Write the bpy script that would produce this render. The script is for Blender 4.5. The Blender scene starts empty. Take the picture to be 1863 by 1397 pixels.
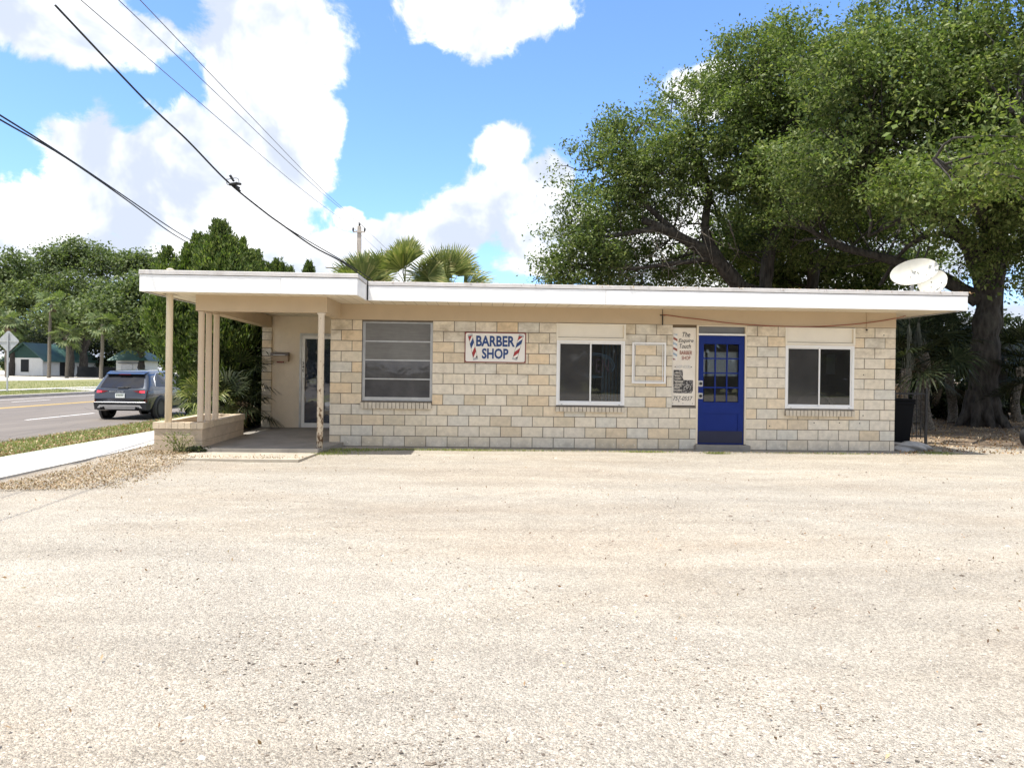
import bpy, bmesh, math, random
import numpy as np
from mathutils import Vector, Matrix, Quaternion
R = math.radians
rng = np.random.default_rng(7)
random.seed(11)
scene = bpy.context.scene
col = scene.collection

# ------------------------------------------------------------------ camera
FPX, YAW, ROLL = 1300.0, R(2.0), 0.0135
CAM = Vector((2.98, -13.69, 1.42))
fw = Vector((math.sin(YAW), math.cos(YAW), 0)); rt = Vector((math.cos(YAW), -math.sin(YAW), 0)); up = Vector((0, 0, 1))
cr = rt*math.cos(ROLL) + up*math.sin(ROLL); cu = up*math.cos(ROLL) - rt*math.sin(ROLL)
cam_d = bpy.data.cameras.new('camera'); cam = bpy.data.objects.new('camera', cam_d); col.objects.link(cam)
m = Matrix.Identity(4)
for i in range(3):
    m[i][0] = cr[i]; m[i][1] = cu[i]; m[i][2] = -fw[i]; m[i][3] = CAM[i]
cam.matrix_world = m
cam_d.sensor_fit = 'HORIZONTAL'; cam_d.sensor_width = 36; cam_d.lens = FPX/1863*36
cam_d.shift_y = -19/1863; cam_d.clip_start = 0.1; cam_d.clip_end = 5000
scene.camera = cam

def ray(px, py):
    return fw*FPX + cr*(px-931.5) + cu*(698.5-py-19)
def atd(px, py, dep):
    return CAM + ray(px, py)*(dep/FPX)
def atz(px, py, z=0.0):
    d = ray(px, py); return CAM + d*((z-CAM.z)/d.z)
def aty(px, py, y=0.0):
    d = ray(px, py); return CAM + d*((y-CAM.y)/d.y)

# ------------------------------------------------------------------ world and light
SUN = Vector((-0.28, -0.19, 1.0)).normalized()
w = bpy.data.worlds.new('World'); scene.world = w; w.use_nodes = True
nt = w.node_tree; nt.nodes.clear()
def N(t, **kw):
    n = nt.nodes.new(t)
    for k, v in kw.items(): setattr(n, k, v)
    return n
def L(a, b): nt.links.new(a, b)
def math_(op, a, b=None, c=None, clamp=False):
    n = N('ShaderNodeMath', operation=op); n.use_clamp = clamp
    for i, v in enumerate((a, b, c)):
        if v is None: continue
        if isinstance(v, (int, float)): n.inputs[i].default_value = v
        else: L(v, n.inputs[i])
    return n.outputs[0]
out = N('ShaderNodeOutputWorld'); bg = N('ShaderNodeBackground'); L(bg.outputs[0], out.inputs[0])
SKY_STRENGTH = 0.15
bg.inputs[1].default_value = SKY_STRENGTH
sky = N('ShaderNodeTexSky', sky_type='NISHITA'); sky.sun_disc = False
sky.sun_elevation = math.asin(SUN.z); sky.sun_rotation = math.atan2(SUN.x, SUN.y)
sky.air_density = 1.0; sky.dust_density = 0.6; sky.ozone_density = 1.6
tc = N('ShaderNodeTexCoord')
sep = N('ShaderNodeSeparateXYZ'); L(tc.outputs['Generated'], sep.inputs[0])
az = math_('ARCTAN2', sep.outputs[0], sep.outputs[1]); el = math_('ARCSINE', sep.outputs[2])
comb = N('ShaderNodeCombineXYZ'); L(az, comb.inputs[0]); L(el, comb.inputs[1])
def noise(scale, detail=6, rough=0.6, dist=0.0, off=0.0):
    mp = N('ShaderNodeMapping'); mp.inputs['Location'].default_value = (off, off*.7, 0); L(comb.outputs[0], mp.inputs[0])
    n = N('ShaderNodeTexNoise', noise_dimensions='2D'); n.inputs['Scale'].default_value = scale; n.inputs['Detail'].default_value = detail
    n.inputs['Roughness'].default_value = rough; n.inputs['Distortion'].default_value = dist
    L(mp.outputs[0], n.inputs['Vector']); return n.outputs['Fac']
n1 = noise(11, 9, 0.62, 0.3); n2 = noise(28, 6, 0.6, 0.2, 3.1)
field = None
CLOUDS = [(40,410,120,75),(175,290,75,85),(250,345,130,110),(330,300,95,105),(470,270,125,95),(430,170,60,80),(520,300,85,90),(560,225,60,70),
 (380,400,190,80),(120,460,230,60),(470,480,330,48),(637,398,28,24),(620,460,90,42),(690,432,48,32),(780,440,100,62),(830,400,85,52),
 (940,345,85,60),(918,268,58,48),(990,340,60,62),(1010,430,120,90),(1000,480,120,30),(500,60,130,110),(880,20,160,70),(120,40,150,60),
 (1430,420,420,150),(1310,170,90,50),(1750,330,200,160),(600,640,900,40),(1700,620,400,60),(585,235,22,14)]
for (px, py, rx, ry) in CLOUDS:
    d = ray(px, py).normalized(); a0 = math.atan2(d.x, d.y); e0 = math.asin(d.z)
    u = math_('MULTIPLY', math_('SUBTRACT', az, a0), FPX/rx/1.06); v = math_('MULTIPLY', math_('SUBTRACT', el, e0), FPX/ry/1.06)
    b = math_('SUBTRACT', 1.0, math_('SQRT', math_('ADD', math_('MULTIPLY', u, u), math_('MULTIPLY', v, v))))
    field = b if field is None else math_('SMOOTH_MAX', field, b, 0.12)
# unseen clouds beyond the view, added for reflections and fill light
nb = noise(2.2, 5, 0.55, 0.0, 8.4)
absaz = math_('ABSOLUTE', math_('SUBTRACT', az, YAW))
behind = math_('MULTIPLY', math_('SUBTRACT', absaz, 0.75), 3.0, clamp=True)
allsky = math_('ADD', math_('MULTIPLY', math_('SUBTRACT', nb, 0.40), 2.6), math_('SUBTRACT', behind, 1.0))
field = math_('MAXIMUM', field, allsky)
f2 = math_('ADD', field, math_('MULTIPLY', math_('SUBTRACT', n1, 0.5), 1.15))
f2 = math_('ADD', f2, math_('MULTIPLY', math_('SUBTRACT', n2, 0.5), 0.35))
mr = N('ShaderNodeMapRange', interpolation_type='SMOOTHSTEP'); L(f2, mr.inputs[0])
mr.inputs[1].default_value = -0.02; mr.inputs[2].default_value = 0.24
shade = noise(6.5, 5, 0.55, 0.2, 5.5)
mr2 = N('ShaderNodeMapRange', interpolation_type='SMOOTHSTEP'); L(shade, mr2.inputs[0]); mr2.inputs[1].default_value = 0.38; mr2.inputs[2].default_value = 0.62
mixc = N('ShaderNodeMix', data_type='RGBA'); L(mr2.outputs[0], mixc.inputs[0])
CB = 1/SKY_STRENGTH
mixc.inputs[6].default_value = (0.52*CB, 0.52*CB, 0.52*CB, 1); mixc.inputs[7].default_value = (0.275*CB, 0.305*CB, 0.365*CB, 1)
mixs = N('ShaderNodeMix', data_type='RGBA'); L(mr.outputs[0], mixs.inputs[0]); tint = N('ShaderNodeMix', data_type='RGBA', blend_type='MULTIPLY'); tint.inputs[0].default_value = 1; L(sky.outputs[0], tint.inputs[6]); tint.inputs[7].default_value = (.47, .585, .76, 1); L(tint.outputs[2], mixs.inputs[6]); L(mixc.outputs[2], mixs.inputs[7])
L(mixs.outputs[2], bg.inputs[0])

sd = bpy.data.lights.new('sun', 'SUN'); sd.energy = 2.7; sd.angle = R(0.5); sd.color = (1.0, 0.955, 0.88)
so = bpy.data.objects.new('sun', sd); col.objects.link(so); so.rotation_euler = SUN.to_track_quat('Z', 'Y').to_euler(); so.location = (0, -10, 40)
vs = scene.view_settings; vs.view_transform = 'Standard'; vs.look = 'None'; vs.gamma = 1; vs.exposure = 1.47
scene.cycles.max_bounces = 8; scene.cycles.diffuse_bounces = 4; scene.cycles.transparent_max_bounces = 12
scene.cycles.use_denoising = True

# ------------------------------------------------------------------ materials
class Mt:
    def __init__(s, name):
        s.m = bpy.data.materials.new(name); s.m.use_nodes = True; s.t = s.m.node_tree; s.t.nodes.clear()
        s.o = s.n('ShaderNodeOutputMaterial'); s.b = s.n('ShaderNodeBsdfPrincipled'); s.l(s.b.outputs[0], s.o.inputs[0])
        s.tc = s.n('ShaderNodeTexCoord')
    def n(s, t, **kw):
        n = s.t.nodes.new(t)
        for k, v in kw.items(): setattr(n, k, v)
        return n
    def l(s, a, b): s.t.links.new(a, b)
    def set(s, sock, v):
        if hasattr(v, 'is_output'): s.l(v, sock)
        elif isinstance(v, (tuple, list)): sock.default_value = (*v, 1) if len(v) == 3 and sock.type == 'RGBA' else v
        else: sock.default_value = v
    def map(s, scale=(1, 1, 1), src='Object', rot=(0, 0, 0)):
        mp = s.n('ShaderNodeMapping'); mp.inputs['Scale'].default_value = scale; mp.inputs['Rotation'].default_value = rot
        s.l(s.tc.outputs[src], mp.inputs[0]); return mp.outputs[0]
    def noise(s, scale, detail=4, rough=.55, vec=None, dist=0):
        n = s.n('ShaderNodeTexNoise'); n.inputs['Scale'].default_value = scale; n.inputs['Detail'].default_value = detail
        n.inputs['Roughness'].default_value = rough; n.inputs['Distortion'].default_value = dist
        s.l(vec if vec is not None else s.tc.outputs['Object'], n.inputs['Vector']); return n.outputs['Fac']
    def vor(s, scale, out='Distance', feature='F1', vec=None, rand=1.0):
        n = s.n('ShaderNodeTexVoronoi', feature=feature); n.inputs['Scale'].default_value = scale; n.inputs['Randomness'].default_value = rand
        s.l(vec if vec is not None else s.tc.outputs['Object'], n.inputs['Vector']); return n.outputs[out]
    def ramp(s, fac, stops, interp='LINEAR'):
        r = s.n('ShaderNodeValToRGB'); r.color_ramp.interpolation = interp
        e = r.color_ramp.elements
        while len(e) < len(stops): e.new(0.5)
        for i, (p, c) in enumerate(stops):
            e[i].position = p; e[i].color = (*c, 1) if not isinstance(c, (int, float)) else (c, c, c, 1)
        s.l(fac, r.inputs[0]); return r.outputs[0]
    def mix(s, f, a, b, blend='MIX'):
        x = s.n('ShaderNodeMix', data_type='RGBA', blend_type=blend); s.set(x.inputs[0], f); s.set(x.inputs[6], a); s.set(x.inputs[7], b); return x.outputs[2]
    def math(s, op, a, b=None, clamp=False):
        x = s.n('ShaderNodeMath', operation=op); x.use_clamp = clamp; s.set(x.inputs[0], a)
        if b is not None: s.set(x.inputs[1], b)
        return x.outputs[0]
    def rmap(s, v, a, b, c=0., d=1., smooth=False):
        x = s.n('ShaderNodeMapRange'); x.interpolation_type = 'SMOOTHSTEP' if smooth else 'LINEAR'
        s.l(v, x.inputs[0])
        for i, q in enumerate((a, b, c, d)): x.inputs[i+1].default_value = q
        return x.outputs[0]
    def island(s):
        return s.n('ShaderNodeNewGeometry').outputs['Random Per Island']
    def bump(s, h, strength=.3, dist=.01):
        b = s.n('ShaderNodeBump'); b.inputs['Strength'].default_value = strength; b.inputs['Distance'].default_value = dist
        s.l(h, b.inputs['Height']); s.l(b.outputs[0], s.b.inputs['Normal'])
    def p(s, **kw):
        for k, v in kw.items():
            s.set(s.b.inputs[k.replace('_', ' ')], v)
        return s

def pm(name, c, rough=.6, metal=0, var=.12, vs=4., bump=.0, bs=60., spec=.4, dirt=0., dirtc=(.2, .16, .11)):
    s = Mt(name)
    n = s.noise(vs, 6, .6); f = s.rmap(n, .3, .7, 1-var, 1+var)
    colr = s.mix(1.0, c, f, 'MULTIPLY')
    if dirt > 0:
        d = s.noise(vs*1.7, 8, .7, s.map((1, 1, .45)))
        colr = s.mix(s.rmap(d, .52, .75, 0, dirt), colr, dirtc)
    s.p(Base_Color=colr, Roughness=rough, Metallic=metal); s.b.inputs['Specular IOR Level'].default_value = spec
    if bump: s.bump(s.noise(bs, 5, .6), bump, .01)
    return s.m

def leafmat(name, stops, trans=.35, rough=.5, patch=None, spec=.3):
    s = Mt(name)
    c = s.ramp(s.island(), stops)
    big = s.rmap(s.noise(.55, 3, .5), .3, .7, .72, 1.25)
    c = s.mix(1.0, c, big, 'MULTIPLY')
    s.p(Base_Color=c, Roughness=rough); s.b.inputs['Specular IOR Level'].default_value = spec
    tr = s.n('ShaderNodeBsdfTranslucent'); s.set(tr.inputs[0], s.mix(1.0, c, (1.5, 1.7, .7), 'MULTIPLY'))
    mx = s.n('ShaderNodeMixShader'); mx.inputs[0].default_value = trans
    s.l(s.b.outputs[0], mx.inputs[1]); s.l(tr.outputs[0], mx.inputs[2]); s.l(mx.outputs[0], s.o.inputs[0])
    return s.m

def glassmat(name, tint=(.8, .83, .83), refl=1.0, rough=.01, ior=1.5, wob=0., veil=0., vc=(.22, .215, .21)):
    s = Mt(name); s.t.nodes.remove(s.b)
    fr = s.n('ShaderNodeFresnel'); fr.inputs[0].default_value = ior
    tr = s.n('ShaderNodeBsdfTransparent'); s.set(tr.inputs[0], tint)
    gl = s.n('ShaderNodeBsdfGlossy'); gl.inputs['Roughness'].default_value = rough; s.set(gl.inputs[0], (.95, .97, 1))
    if wob:
        b = s.n('ShaderNodeBump'); b.inputs['Strength'].default_value = wob; b.inputs['Distance'].default_value = .02
        s.l(s.noise(3.5, 2, .5), b.inputs['Height']); s.l(b.outputs[0], gl.inputs['Normal'])
    mx = s.n('ShaderNodeMixShader'); s.set(mx.inputs[0], s.math('MULTIPLY', fr.outputs[0], refl*1.6, clamp=True))
    base_ = tr.outputs[0]
    if veil:                                # insect screen's grey; on clear panes a painted haze that lightens the glass
        df = s.n('ShaderNodeBsdfDiffuse'); s.set(df.inputs[0], s.mix(s.rmap(s.noise(3, 4, .6), .3, .7), vc, tuple(x*.7 for x in vc)))
        mv = s.n('ShaderNodeMixShader'); mv.inputs[0].default_value = veil; s.l(tr.outputs[0], mv.inputs[1]); s.l(df.outputs[0], mv.inputs[2]); base_ = mv.outputs[0]
    s.l(base_, mx.inputs[1]); s.l(gl.outputs[0], mx.inputs[2]); s.l(mx.outputs[0], s.o.inputs[0])
    return s.m

def blockmat():
    s = Mt('block')
    c = s.ramp(s.island(), [(0, (.53, .45, .325)), (.16, (.60, .525, .40)), (.36, (.63, .56, .445)), (.56, (.59, .53, .43)), (.70, (.545, .515, .44)), (.80, (.62, .525, .385)), (.93, (.62, .485, .32)), (1, (.51, .44, .33))])
    mot = s.noise(9, 8, .68); c = s.mix(1.0, c, s.rmap(mot, .3, .72, 1.0, 1.38), 'MULTIPLY')
    # weather stains: blotches, denser on the upper courses
    zz = s.n('ShaderNodeSeparateXYZ'); s.l(s.tc.outputs['Object'], zz.inputs[0])
    st = s.noise(2.6, 7, .68, s.map((1, 1, 1.5)))
    thr = s.math('ADD', st, s.rmap(zz.outputs[2], 1.0, 2.4, -.07, .11))
    c = s.mix(s.rmap(thr, .55, .74, 0, .55), c, (.30, .235, .155))
    low = s.noise(5, 6, .7); c = s.mix(s.math('MULTIPLY', s.rmap(zz.outputs[2], .28, .02, 0, .55), s.rmap(low, .35, .65)), c, (.36, .315, .25))
    pit = s.vor(95); c = s.mix(s.rmap(pit, .0, .13, .30, 0), c, (.24, .18, .12))
    s.p(Base_Color=c, Roughness=.9); s.b.inputs['Specular IOR Level'].default_value = .15
    s.bump(s.math('ADD', s.noise(70, 6, .7), s.math('MULTIPLY', s.noise(14, 3, .5), 1.0)), .55, .006)
    return s.m

def gravelmat(name='gravel_ground', base=None):
    s = Mt(name)
    big = s.noise(.33, 5, .6, s.map((.6, 1.5, 1), rot=(0, 0, .1)), .4)
    c = s.ramp(big, [(.30, (.405, .34, .263)), (.44, (.44, .384, .306)), (.56, (.465, .417, .342)), (.70, (.43, .383, .316))])
    med = s.noise(2.4, 6, .65, s.map((.7, 1.2, 1))); c = s.mix(1.0, c, s.rmap(med, .28, .72, .86, 1.11), 'MULTIPLY')
    trk = s.noise(1.0, 4, .6, s.map((.10, 1.5, 1), rot=(0, 0, .06)), .5); c = s.mix(1.0, c, s.rmap(trk, .3, .7, .87, 1.11), 'MULTIPLY')
    grey = s.noise(.22, 3, .5); c = s.mix(s.rmap(grey, .45, .65, 0, .3), c, (.31, .285, .245))
    sx = s.n('ShaderNodeSeparateXYZ'); s.l(s.tc.outputs['Object'], sx.inputs[0]); tk = None
    for cx, cy, rr in ((-9, -22, 15.2), (-9, -22, 16.8), (22, -26, 20.4), (22, -26, 22.0), (3, -34, 27.5), (3, -34, 29.1), (16, 8, 13.6), (16, 8, 15.2)):   # worn tyre tracks
        dx = s.math('SUBTRACT', sx.outputs[0], cx); dy = s.math('SUBTRACT', sx.outputs[1], cy)
        r_ = s.math('SQRT', s.math('ADD', s.math('MULTIPLY', dx, dx), s.math('MULTIPLY', dy, dy)))
        b_ = s.rmap(s.math('ABSOLUTE', s.math('SUBTRACT', r_, rr)), .06, .26, 1, 0, True); tk = b_ if tk is None else s.math('MAXIMUM', tk, b_)
    tk = s.math('MULTIPLY', tk, s.rmap(s.noise(.9, 5, .65), .38, .66)); c = s.mix(s.math('MULTIPLY', tk, .5), c, (.47, .43, .36))
    rim = s.noise(1.7, 6, .7, s.map((1, 1, 1))); c = s.mix(s.rmap(rim, .62, .78, 0, .4), c, (.26, .225, .18))
    def speck(scale, lo, hi):
        v = s.n('ShaderNodeTexVoronoi'); v.inputs['Scale'].default_value = scale; s.l(s.tc.outputs['Object'], v.inputs['Vector'])
        sp = s.n('ShaderNodeSeparateColor'); s.l(v.outputs['Color'], sp.inputs[0])
        return s.rmap(sp.outputs[0], 0, 1, lo, hi), v.outputs['Distance'], sp.outputs[1]
    a, da, ra = speck(78, .78, 1.18); b, db, rb = speck(190, .66, 1.26)
    c = s.mix(1.0, c, a, 'MULTIPLY'); c = s.mix(1.0, c, b, 'MULTIPLY')
    dk = s.math('MULTIPLY', s.rmap(rb, .80, .84), s.rmap(db, .45, .25)); c = s.mix(s.math('MULTIPLY', dk, .75), c, (.13, .10, .075))
    dk2 = s.math('MULTIPLY', s.rmap(ra, .955, .97), s.rmap(da, .5, .3)); c = s.mix(s.math('MULTIPLY', dk2, .7), c, (.17, .13, .10))
    s.p(Base_Color=c, Roughness=.95); s.b.inputs['Specular IOR Level'].default_value = .1
    h = s.math('ADD', s.rmap(da, 0, .7, 1, 0), s.math('MULTIPLY', s.rmap(db, 0, .7, 1, 0), .5))
    h = s.math('ADD', h, s.math('MULTIPLY', s.noise(6, 5, .6), 2.0))
    s.bump(h, .75, .012)
    return s.m

def soilmat():
    s = Mt('soil')
    c = s.ramp(s.noise(1.1, 6, .65), [(.32, (.11, .075, .045)), (.5, (.18, .13, .085)), (.68, (.30, .24, .17))])
    c = s.mix(s.rmap(s.vor(26), .05, .3, .5, 0), c, (.10, .06, .03))
    s.p(Base_Color=c, Roughness=.95); s.bump(s.noise(18, 6, .7), .6, .03); return s.m

def grassground(name, dry=.5):
    s = Mt(name)
    n = s.noise(1.3, 7, .68); c = s.ramp(n, [(.3, (.11, .13, .04)), (.5, (.19, .20, .07)), (.7, (.34, .29, .14))])
    c = s.mix(s.rmap(s.noise(17, 5, .7), .45, .7, 0, .6), c, (.30, .23, .12))
    s.p(Base_Color=c, Roughness=.95); s.bump(s.noise(40, 5, .7), .7, .03); return s.m

def roadmat():
    s = Mt('asphalt')
    c = s.ramp(s.noise(.5, 6, .6, s.map((2.5, .25, 1))), [(.3, (.138, .116, .095)), (.7, (.188, .160, .131))])
    c = s.mix(1.0, c, s.rmap(s.noise(60, 5, .7), .3, .7, .75, 1.3), 'MULTIPLY')
    cr_ = s.vor(.55, 'Distance', 'DISTANCE_TO_EDGE', s.map((1, .6, 1)))
    c = s.mix(s.rmap(cr_, .0, .012, .55, 0), c, (.05, .045, .04))
    s.p(Base_Color=c, Roughness=.85); s.bump(s.noise(90, 4, .7), .3, .01); return s.m

def concmat(name, c=(.52, .49, .44), joint=0):
    s = Mt(name)
    k = s.ramp(s.noise(1.6, 8, .68), [(.3, tuple(x*.74 for x in c)), (.55, c), (.75, tuple(min(1, x*1.12) for x in c))])
    k = s.mix(s.rmap(s.noise(7, 7, .75), .56, .74, 0, .5), k, tuple(x*.45 for x in c))
    if joint:
        sx = s.n('ShaderNodeSeparateXYZ'); s.l(s.tc.outputs['Object'], sx.inputs[0])
        fr = s.math('PINGPONG', sx.outputs[1], joint/2)
        k = s.mix(s.rmap(fr, .008, .014, .8, 0), k, (.12, .10, .08))
    s.p(Base_Color=k, Roughness=.9); s.b.inputs['Specular IOR Level'].default_value = .2
    s.bump(s.noise(55, 6, .7), .3, .008); return s.m

def soffitmat():
    s = Mt('soffit')
    sx = s.n('ShaderNodeSeparateXYZ'); s.l(s.tc.outputs['Object'], sx.inputs[0])
    fr = s.math('PINGPONG', sx.outputs[0], .102)
    c = s.mix(s.rmap(s.noise(1.5, 5, .6), .35, .7), (.80, .72, .57), (.70, .61, .46))
    c = s.mix(s.rmap(fr, .002, .007, .7, 0), c, (.22, .17, .11))
    s.p(Base_Color=c, Roughness=.6); return s.m

def barkmat(name, a=(.022, .019, .016), b=(.08, .07, .06), sc=9., st=(1, 1, .25)):
    s = Mt(name)
    n = s.noise(sc, 7, .7, s.map(st)); v = s.vor(sc*1.2, 'Distance', 'F1', s.map(st))
    c = s.ramp(s.math('ADD', s.math('MULTIPLY', n, .7), s.math('MULTIPLY', v, .35)), [(.35, a), (.7, b)])
    c = s.mix(s.rmap(s.noise(1.6, 5, .6), .55, .75, 0, .4), c, (.14, .14, .115))
    s.p(Base_Color=c, Roughness=.95); s.bump(s.math('ADD', n, v), .9, .05); return s.m

M = {}
M['block'] = blockmat()
M['mortar'] = pm('mortar', (.17, .145, .115), .95, var=.2, vs=12, bump=.3)
M['plug'] = pm('plug', (.72, .67, .58), .8)
M['stucco'] = pm('stucco', (.53, .415, .28), .75, var=.06, vs=1.5, bump=.12, bs=90, dirt=.12, dirtc=(.36, .27, .17))
M['porchwall'] = pm('porch_wall_paint', (.75, .64, .49), .8, var=.06, vs=2, bump=.25, bs=22, dirt=.18, dirtc=(.35, .27, .18))
M['colpaint'] = pm('column_paint', (.60, .48, .345), .5, var=.06, vs=3, dirt=.12)
M['polepaint'] = pm('pole_paint', (.74, .64, .47), .5, var=.06, vs=3, dirt=.15)
def rusty():
    s = Mt('flaking_white_paint')
    zz = s.n('ShaderNodeSeparateXYZ'); s.l(s.tc.outputs['Object'], zz.inputs[0])
    k = s.noise(17, 4, .6, s.map((1, 1, .7))); thr = s.math('ADD', k, s.rmap(zz.outputs[2], 0.1, 1.8, .15, .01))
    c = s.mix(s.rmap(thr, .665, .685), (.74, .66, .55), (.045, .03, .022))
    c = s.mix(s.rmap(thr, .60, .665, 0, .35), c, (.36, .22, .12))
    s.p(Base_Color=c, Roughness=.6); return s.m
M['rusty'] = rusty()
def fasciamat():
    s = Mt('fascia_white')
    c = s.mix(s.rmap(s.noise(1.2, 6, .7, s.map((1, 1, 3))), .5, .75, 0, .35), (.86, .855, .84), (.78, .76, .72))
    s.p(Base_Color=c, Roughness=.45); s.bump(s.noise(2.2, 2, .5, s.map((1, 1, .4))), .08, .02); return s.m
M['fascia'] = fasciamat()
M['cap'] = pm('roof_edge_metal', (.60, .575, .55), .5, var=.12, vs=3, dirt=.4, dirtc=(.36, .31, .27))
M['rooftop'] = pm('roof_gravel', (.36, .33, .29), .95, var=.2, vs=5, bump=.5)
M['soffit'] = soffitmat()
M['alum'] = pm('aluminium', (.50, .50, .49), .42, metal=.55, var=.12, vs=6)
M['whiteframe'] = pm('white_vinyl', (.82, .81, .78), .35, var=.03, vs=3)
M['panelwhite'] = pm('cream_panel', (.80, .74, .62), .6, var=.05, vs=2, dirt=.12, dirtc=(.55, .46, .34))
M['cream'] = pm('cream_trim', (.74, .64, .48), .55, var=.06, vs=3, dirt=.15)
M['sill'] = pm('sill_brick', (.60, .53, .42), .9, var=.16, vs=9, bump=.4)
M['blue'] = pm('blue_paint', (.006, .022, .16), .5, var=.07, vs=3, bump=.04, bs=30, spec=.2)
M['darkkick'] = pm('kick_plate', (.012, .016, .045), .35, var=.1)
M['black'] = pm('black_metal', (.02, .02, .022), .5)
M['steel'] = pm('steel', (.58, .57, .55), .3, metal=.9, var=.1)
M['glass'] = glassmat('window_glass', (.70, .73, .73), .8, veil=.07)
M['glassscreen'] = glassmat('screened_glass', (.40, .41, .41), .6, .04, veil=.26)
M['glassdoor'] = glassmat('door_glass', (.40, .45, .52), 2.0, .006, wob=.12, veil=.38, vc=(.13, .155, .22))  # bluish veil colour paints in reflected light on the dark glass
M['frost'] = (lambda s: (s.p(Base_Color=(.8, .82, .8), Roughness=.6, Transmission_Weight=.8), s.m)[1])(Mt('frosted_glass'))
def jal():
    s = Mt('insect_screen_glass')
    n = s.noise(2.0, 4, .6); wv = s.noise(30, 2, .5, s.map((.15, 1, 3)))
    c = s.mix(s.rmap(n, .3, .7), (.155, .15, .14), (.21, .205, .19)); c = s.mix(1., c, s.rmap(wv, .3, .7, .9, 1.1), 'MULTIPLY')
    s.p(Base_Color=c, Roughness=.22); s.b.inputs['Specular IOR Level'].default_value = .5; return s.m
M['jal'] = jal()
def jal2():
    s = Mt('tinted_window_glass')
    s.p(Base_Color=s.mix(s.rmap(s.noise(3, 4, .6), .3, .7), (.07, .068, .07), (.115, .11, .11)), Roughness=.05); s.b.inputs['Specular IOR Level'].default_value = .6
    s.bump(s.noise(4, 2, .5), .10, .02); return s.m
M['jal2'] = jal2()
M['room'] = pm('room_wall', (.42, .40, .38), .9)
M['dark'] = pm('dark_room', (.22, .21, .20), .9)
M['signwhite'] = pm('sign_white', (.80, .76, .69), .45, var=.04, vs=4, dirt=.07, dirtc=(.6, .5, .38))
M['signred'] = pm('sign_red', (.34, .035, .035), .5)
M['signdark'] = pm('sign_border', (.22, .045, .04), .5)
M['signblue'] = pm('sign_blue', (.022, .06, .19), .5)
M['signpale'] = pm('sign_pale_blue', (.36, .44, .50), .5)
M['signgrey'] = pm('sign_grey', (.45, .46, .47), .5)
M['oldwhite'] = pm('old_sign_white', (.78, .71, .60), .5, var=.05, vs=5, dirt=.18, dirtc=(.58, .47, .33))
M['brownred'] = pm('brown_red', (.27, .07, .04), .5)
M['ink'] = pm('black_ink', (.018, .016, .015), .55)
def hours():
    s = Mt('worn_black_panel')
    c = s.mix(s.rmap(s.noise(38, 6, .75), .50, .62, 0, .85), (.02, .018, .018), (.62, .58, .52)); s.p(Base_Color=c, Roughness=.6); return s.m
M['hours'] = hours()
M['conc'] = concmat('concrete', (.27, .25, .22))
M['walk'] = concmat('sidewalk_concrete', (.56, .53, .48), 1.52)
M['pad'] = concmat('pad_concrete', (.41, .365, .295))
M['gravel'] = gravelmat()
M['soil'] = soilmat()
M['grassg'] = grassground('verge_ground')
M['asphalt'] = roadmat()
M['kerb'] = concmat('kerb_concrete', (.45, .42, .38))
M['wline'] = pm('road_white', (.70, .68, .64), .8, var=.2, vs=4)
M['yline'] = pm('road_yellow', (.66, .43, .10), .8, var=.15, vs=4)
M['farlot'] = pm('pale_gravel', (.48, .44, .38), .95, var=.1, vs=.4)
M['planter'] = pm('planter_brick', (.50, .40, .29), .9, var=.14, vs=5, bump=.4, bs=40, dirt=.25, dirtc=(.32, .24, .17))
M['plcap'] = pm('planter_cap', (.60, .49, .35), .9, var=.14, vs=6, bump=.4, bs=40, dirt=.2, dirtc=(.36, .28, .2))
M['oak'] = leafmat('oak_leaf', [(0, (.050, .078, .026)), (.45, (.105, .145, .046)), (.8, (.175, .21, .078)), (1, (.25, .27, .12))], .30, .5, spec=.15)
M['oak2'] = leafmat('oak_leaf_bright', [(0, (.06, .092, .022)), (.45, (.125, .168, .045)), (.8, (.18, .215, .065)), (1, (.26, .27, .11))], .34, .45, spec=.2)
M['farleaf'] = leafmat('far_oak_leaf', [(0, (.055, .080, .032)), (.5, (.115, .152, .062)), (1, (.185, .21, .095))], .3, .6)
M['farleaf2'] = leafmat('shade_dark_leaf', [(0, (.018, .028, .014)), (.5, (.032, .046, .02)), (1, (.06, .075, .03))], .25, .6)  # leaf colour darkened to paint in the shade of thicket and far trees
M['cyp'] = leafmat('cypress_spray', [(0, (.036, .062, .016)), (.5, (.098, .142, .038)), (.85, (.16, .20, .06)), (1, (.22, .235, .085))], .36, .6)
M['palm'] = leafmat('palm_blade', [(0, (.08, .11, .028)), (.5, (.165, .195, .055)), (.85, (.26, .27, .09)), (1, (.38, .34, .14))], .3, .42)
M['palmd'] = leafmat('shade_dark_palm_blade', [(0, (.013, .021, .009)), (.5, (.024, .034, .014)), (1, (.055, .062, .028))], .15, .5, spec=.15)  # blades coloured darker to paint in the shade of thicket and porch
M['deadpalm'] = pm('dry_palm', (.14, .10, .06), .9)
M['litter'] = leafmat('dry_leaf', [(0, (.10, .055, .03)), (.3, (.22, .13, .07)), (.6, (.34, .22, .12)), (.85, (.45, .33, .20)), (1, (.56, .47, .34))], .1, .7)
M['litterpale'] = leafmat('bleached_leaf', [(0, (.16, .095, .05)), (.3, (.28, .19, .11)), (.6, (.40, .30, .19)), (1, (.52, .44, .33))], .1, .7)
M['grass'] = leafmat('grass_blade', [(0, (.09, .13, .03)), (.5, (.17, .205, .06)), (.85, (.25, .255, .095)), (1, (.38, .33, .17))], .3, .6)
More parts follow.
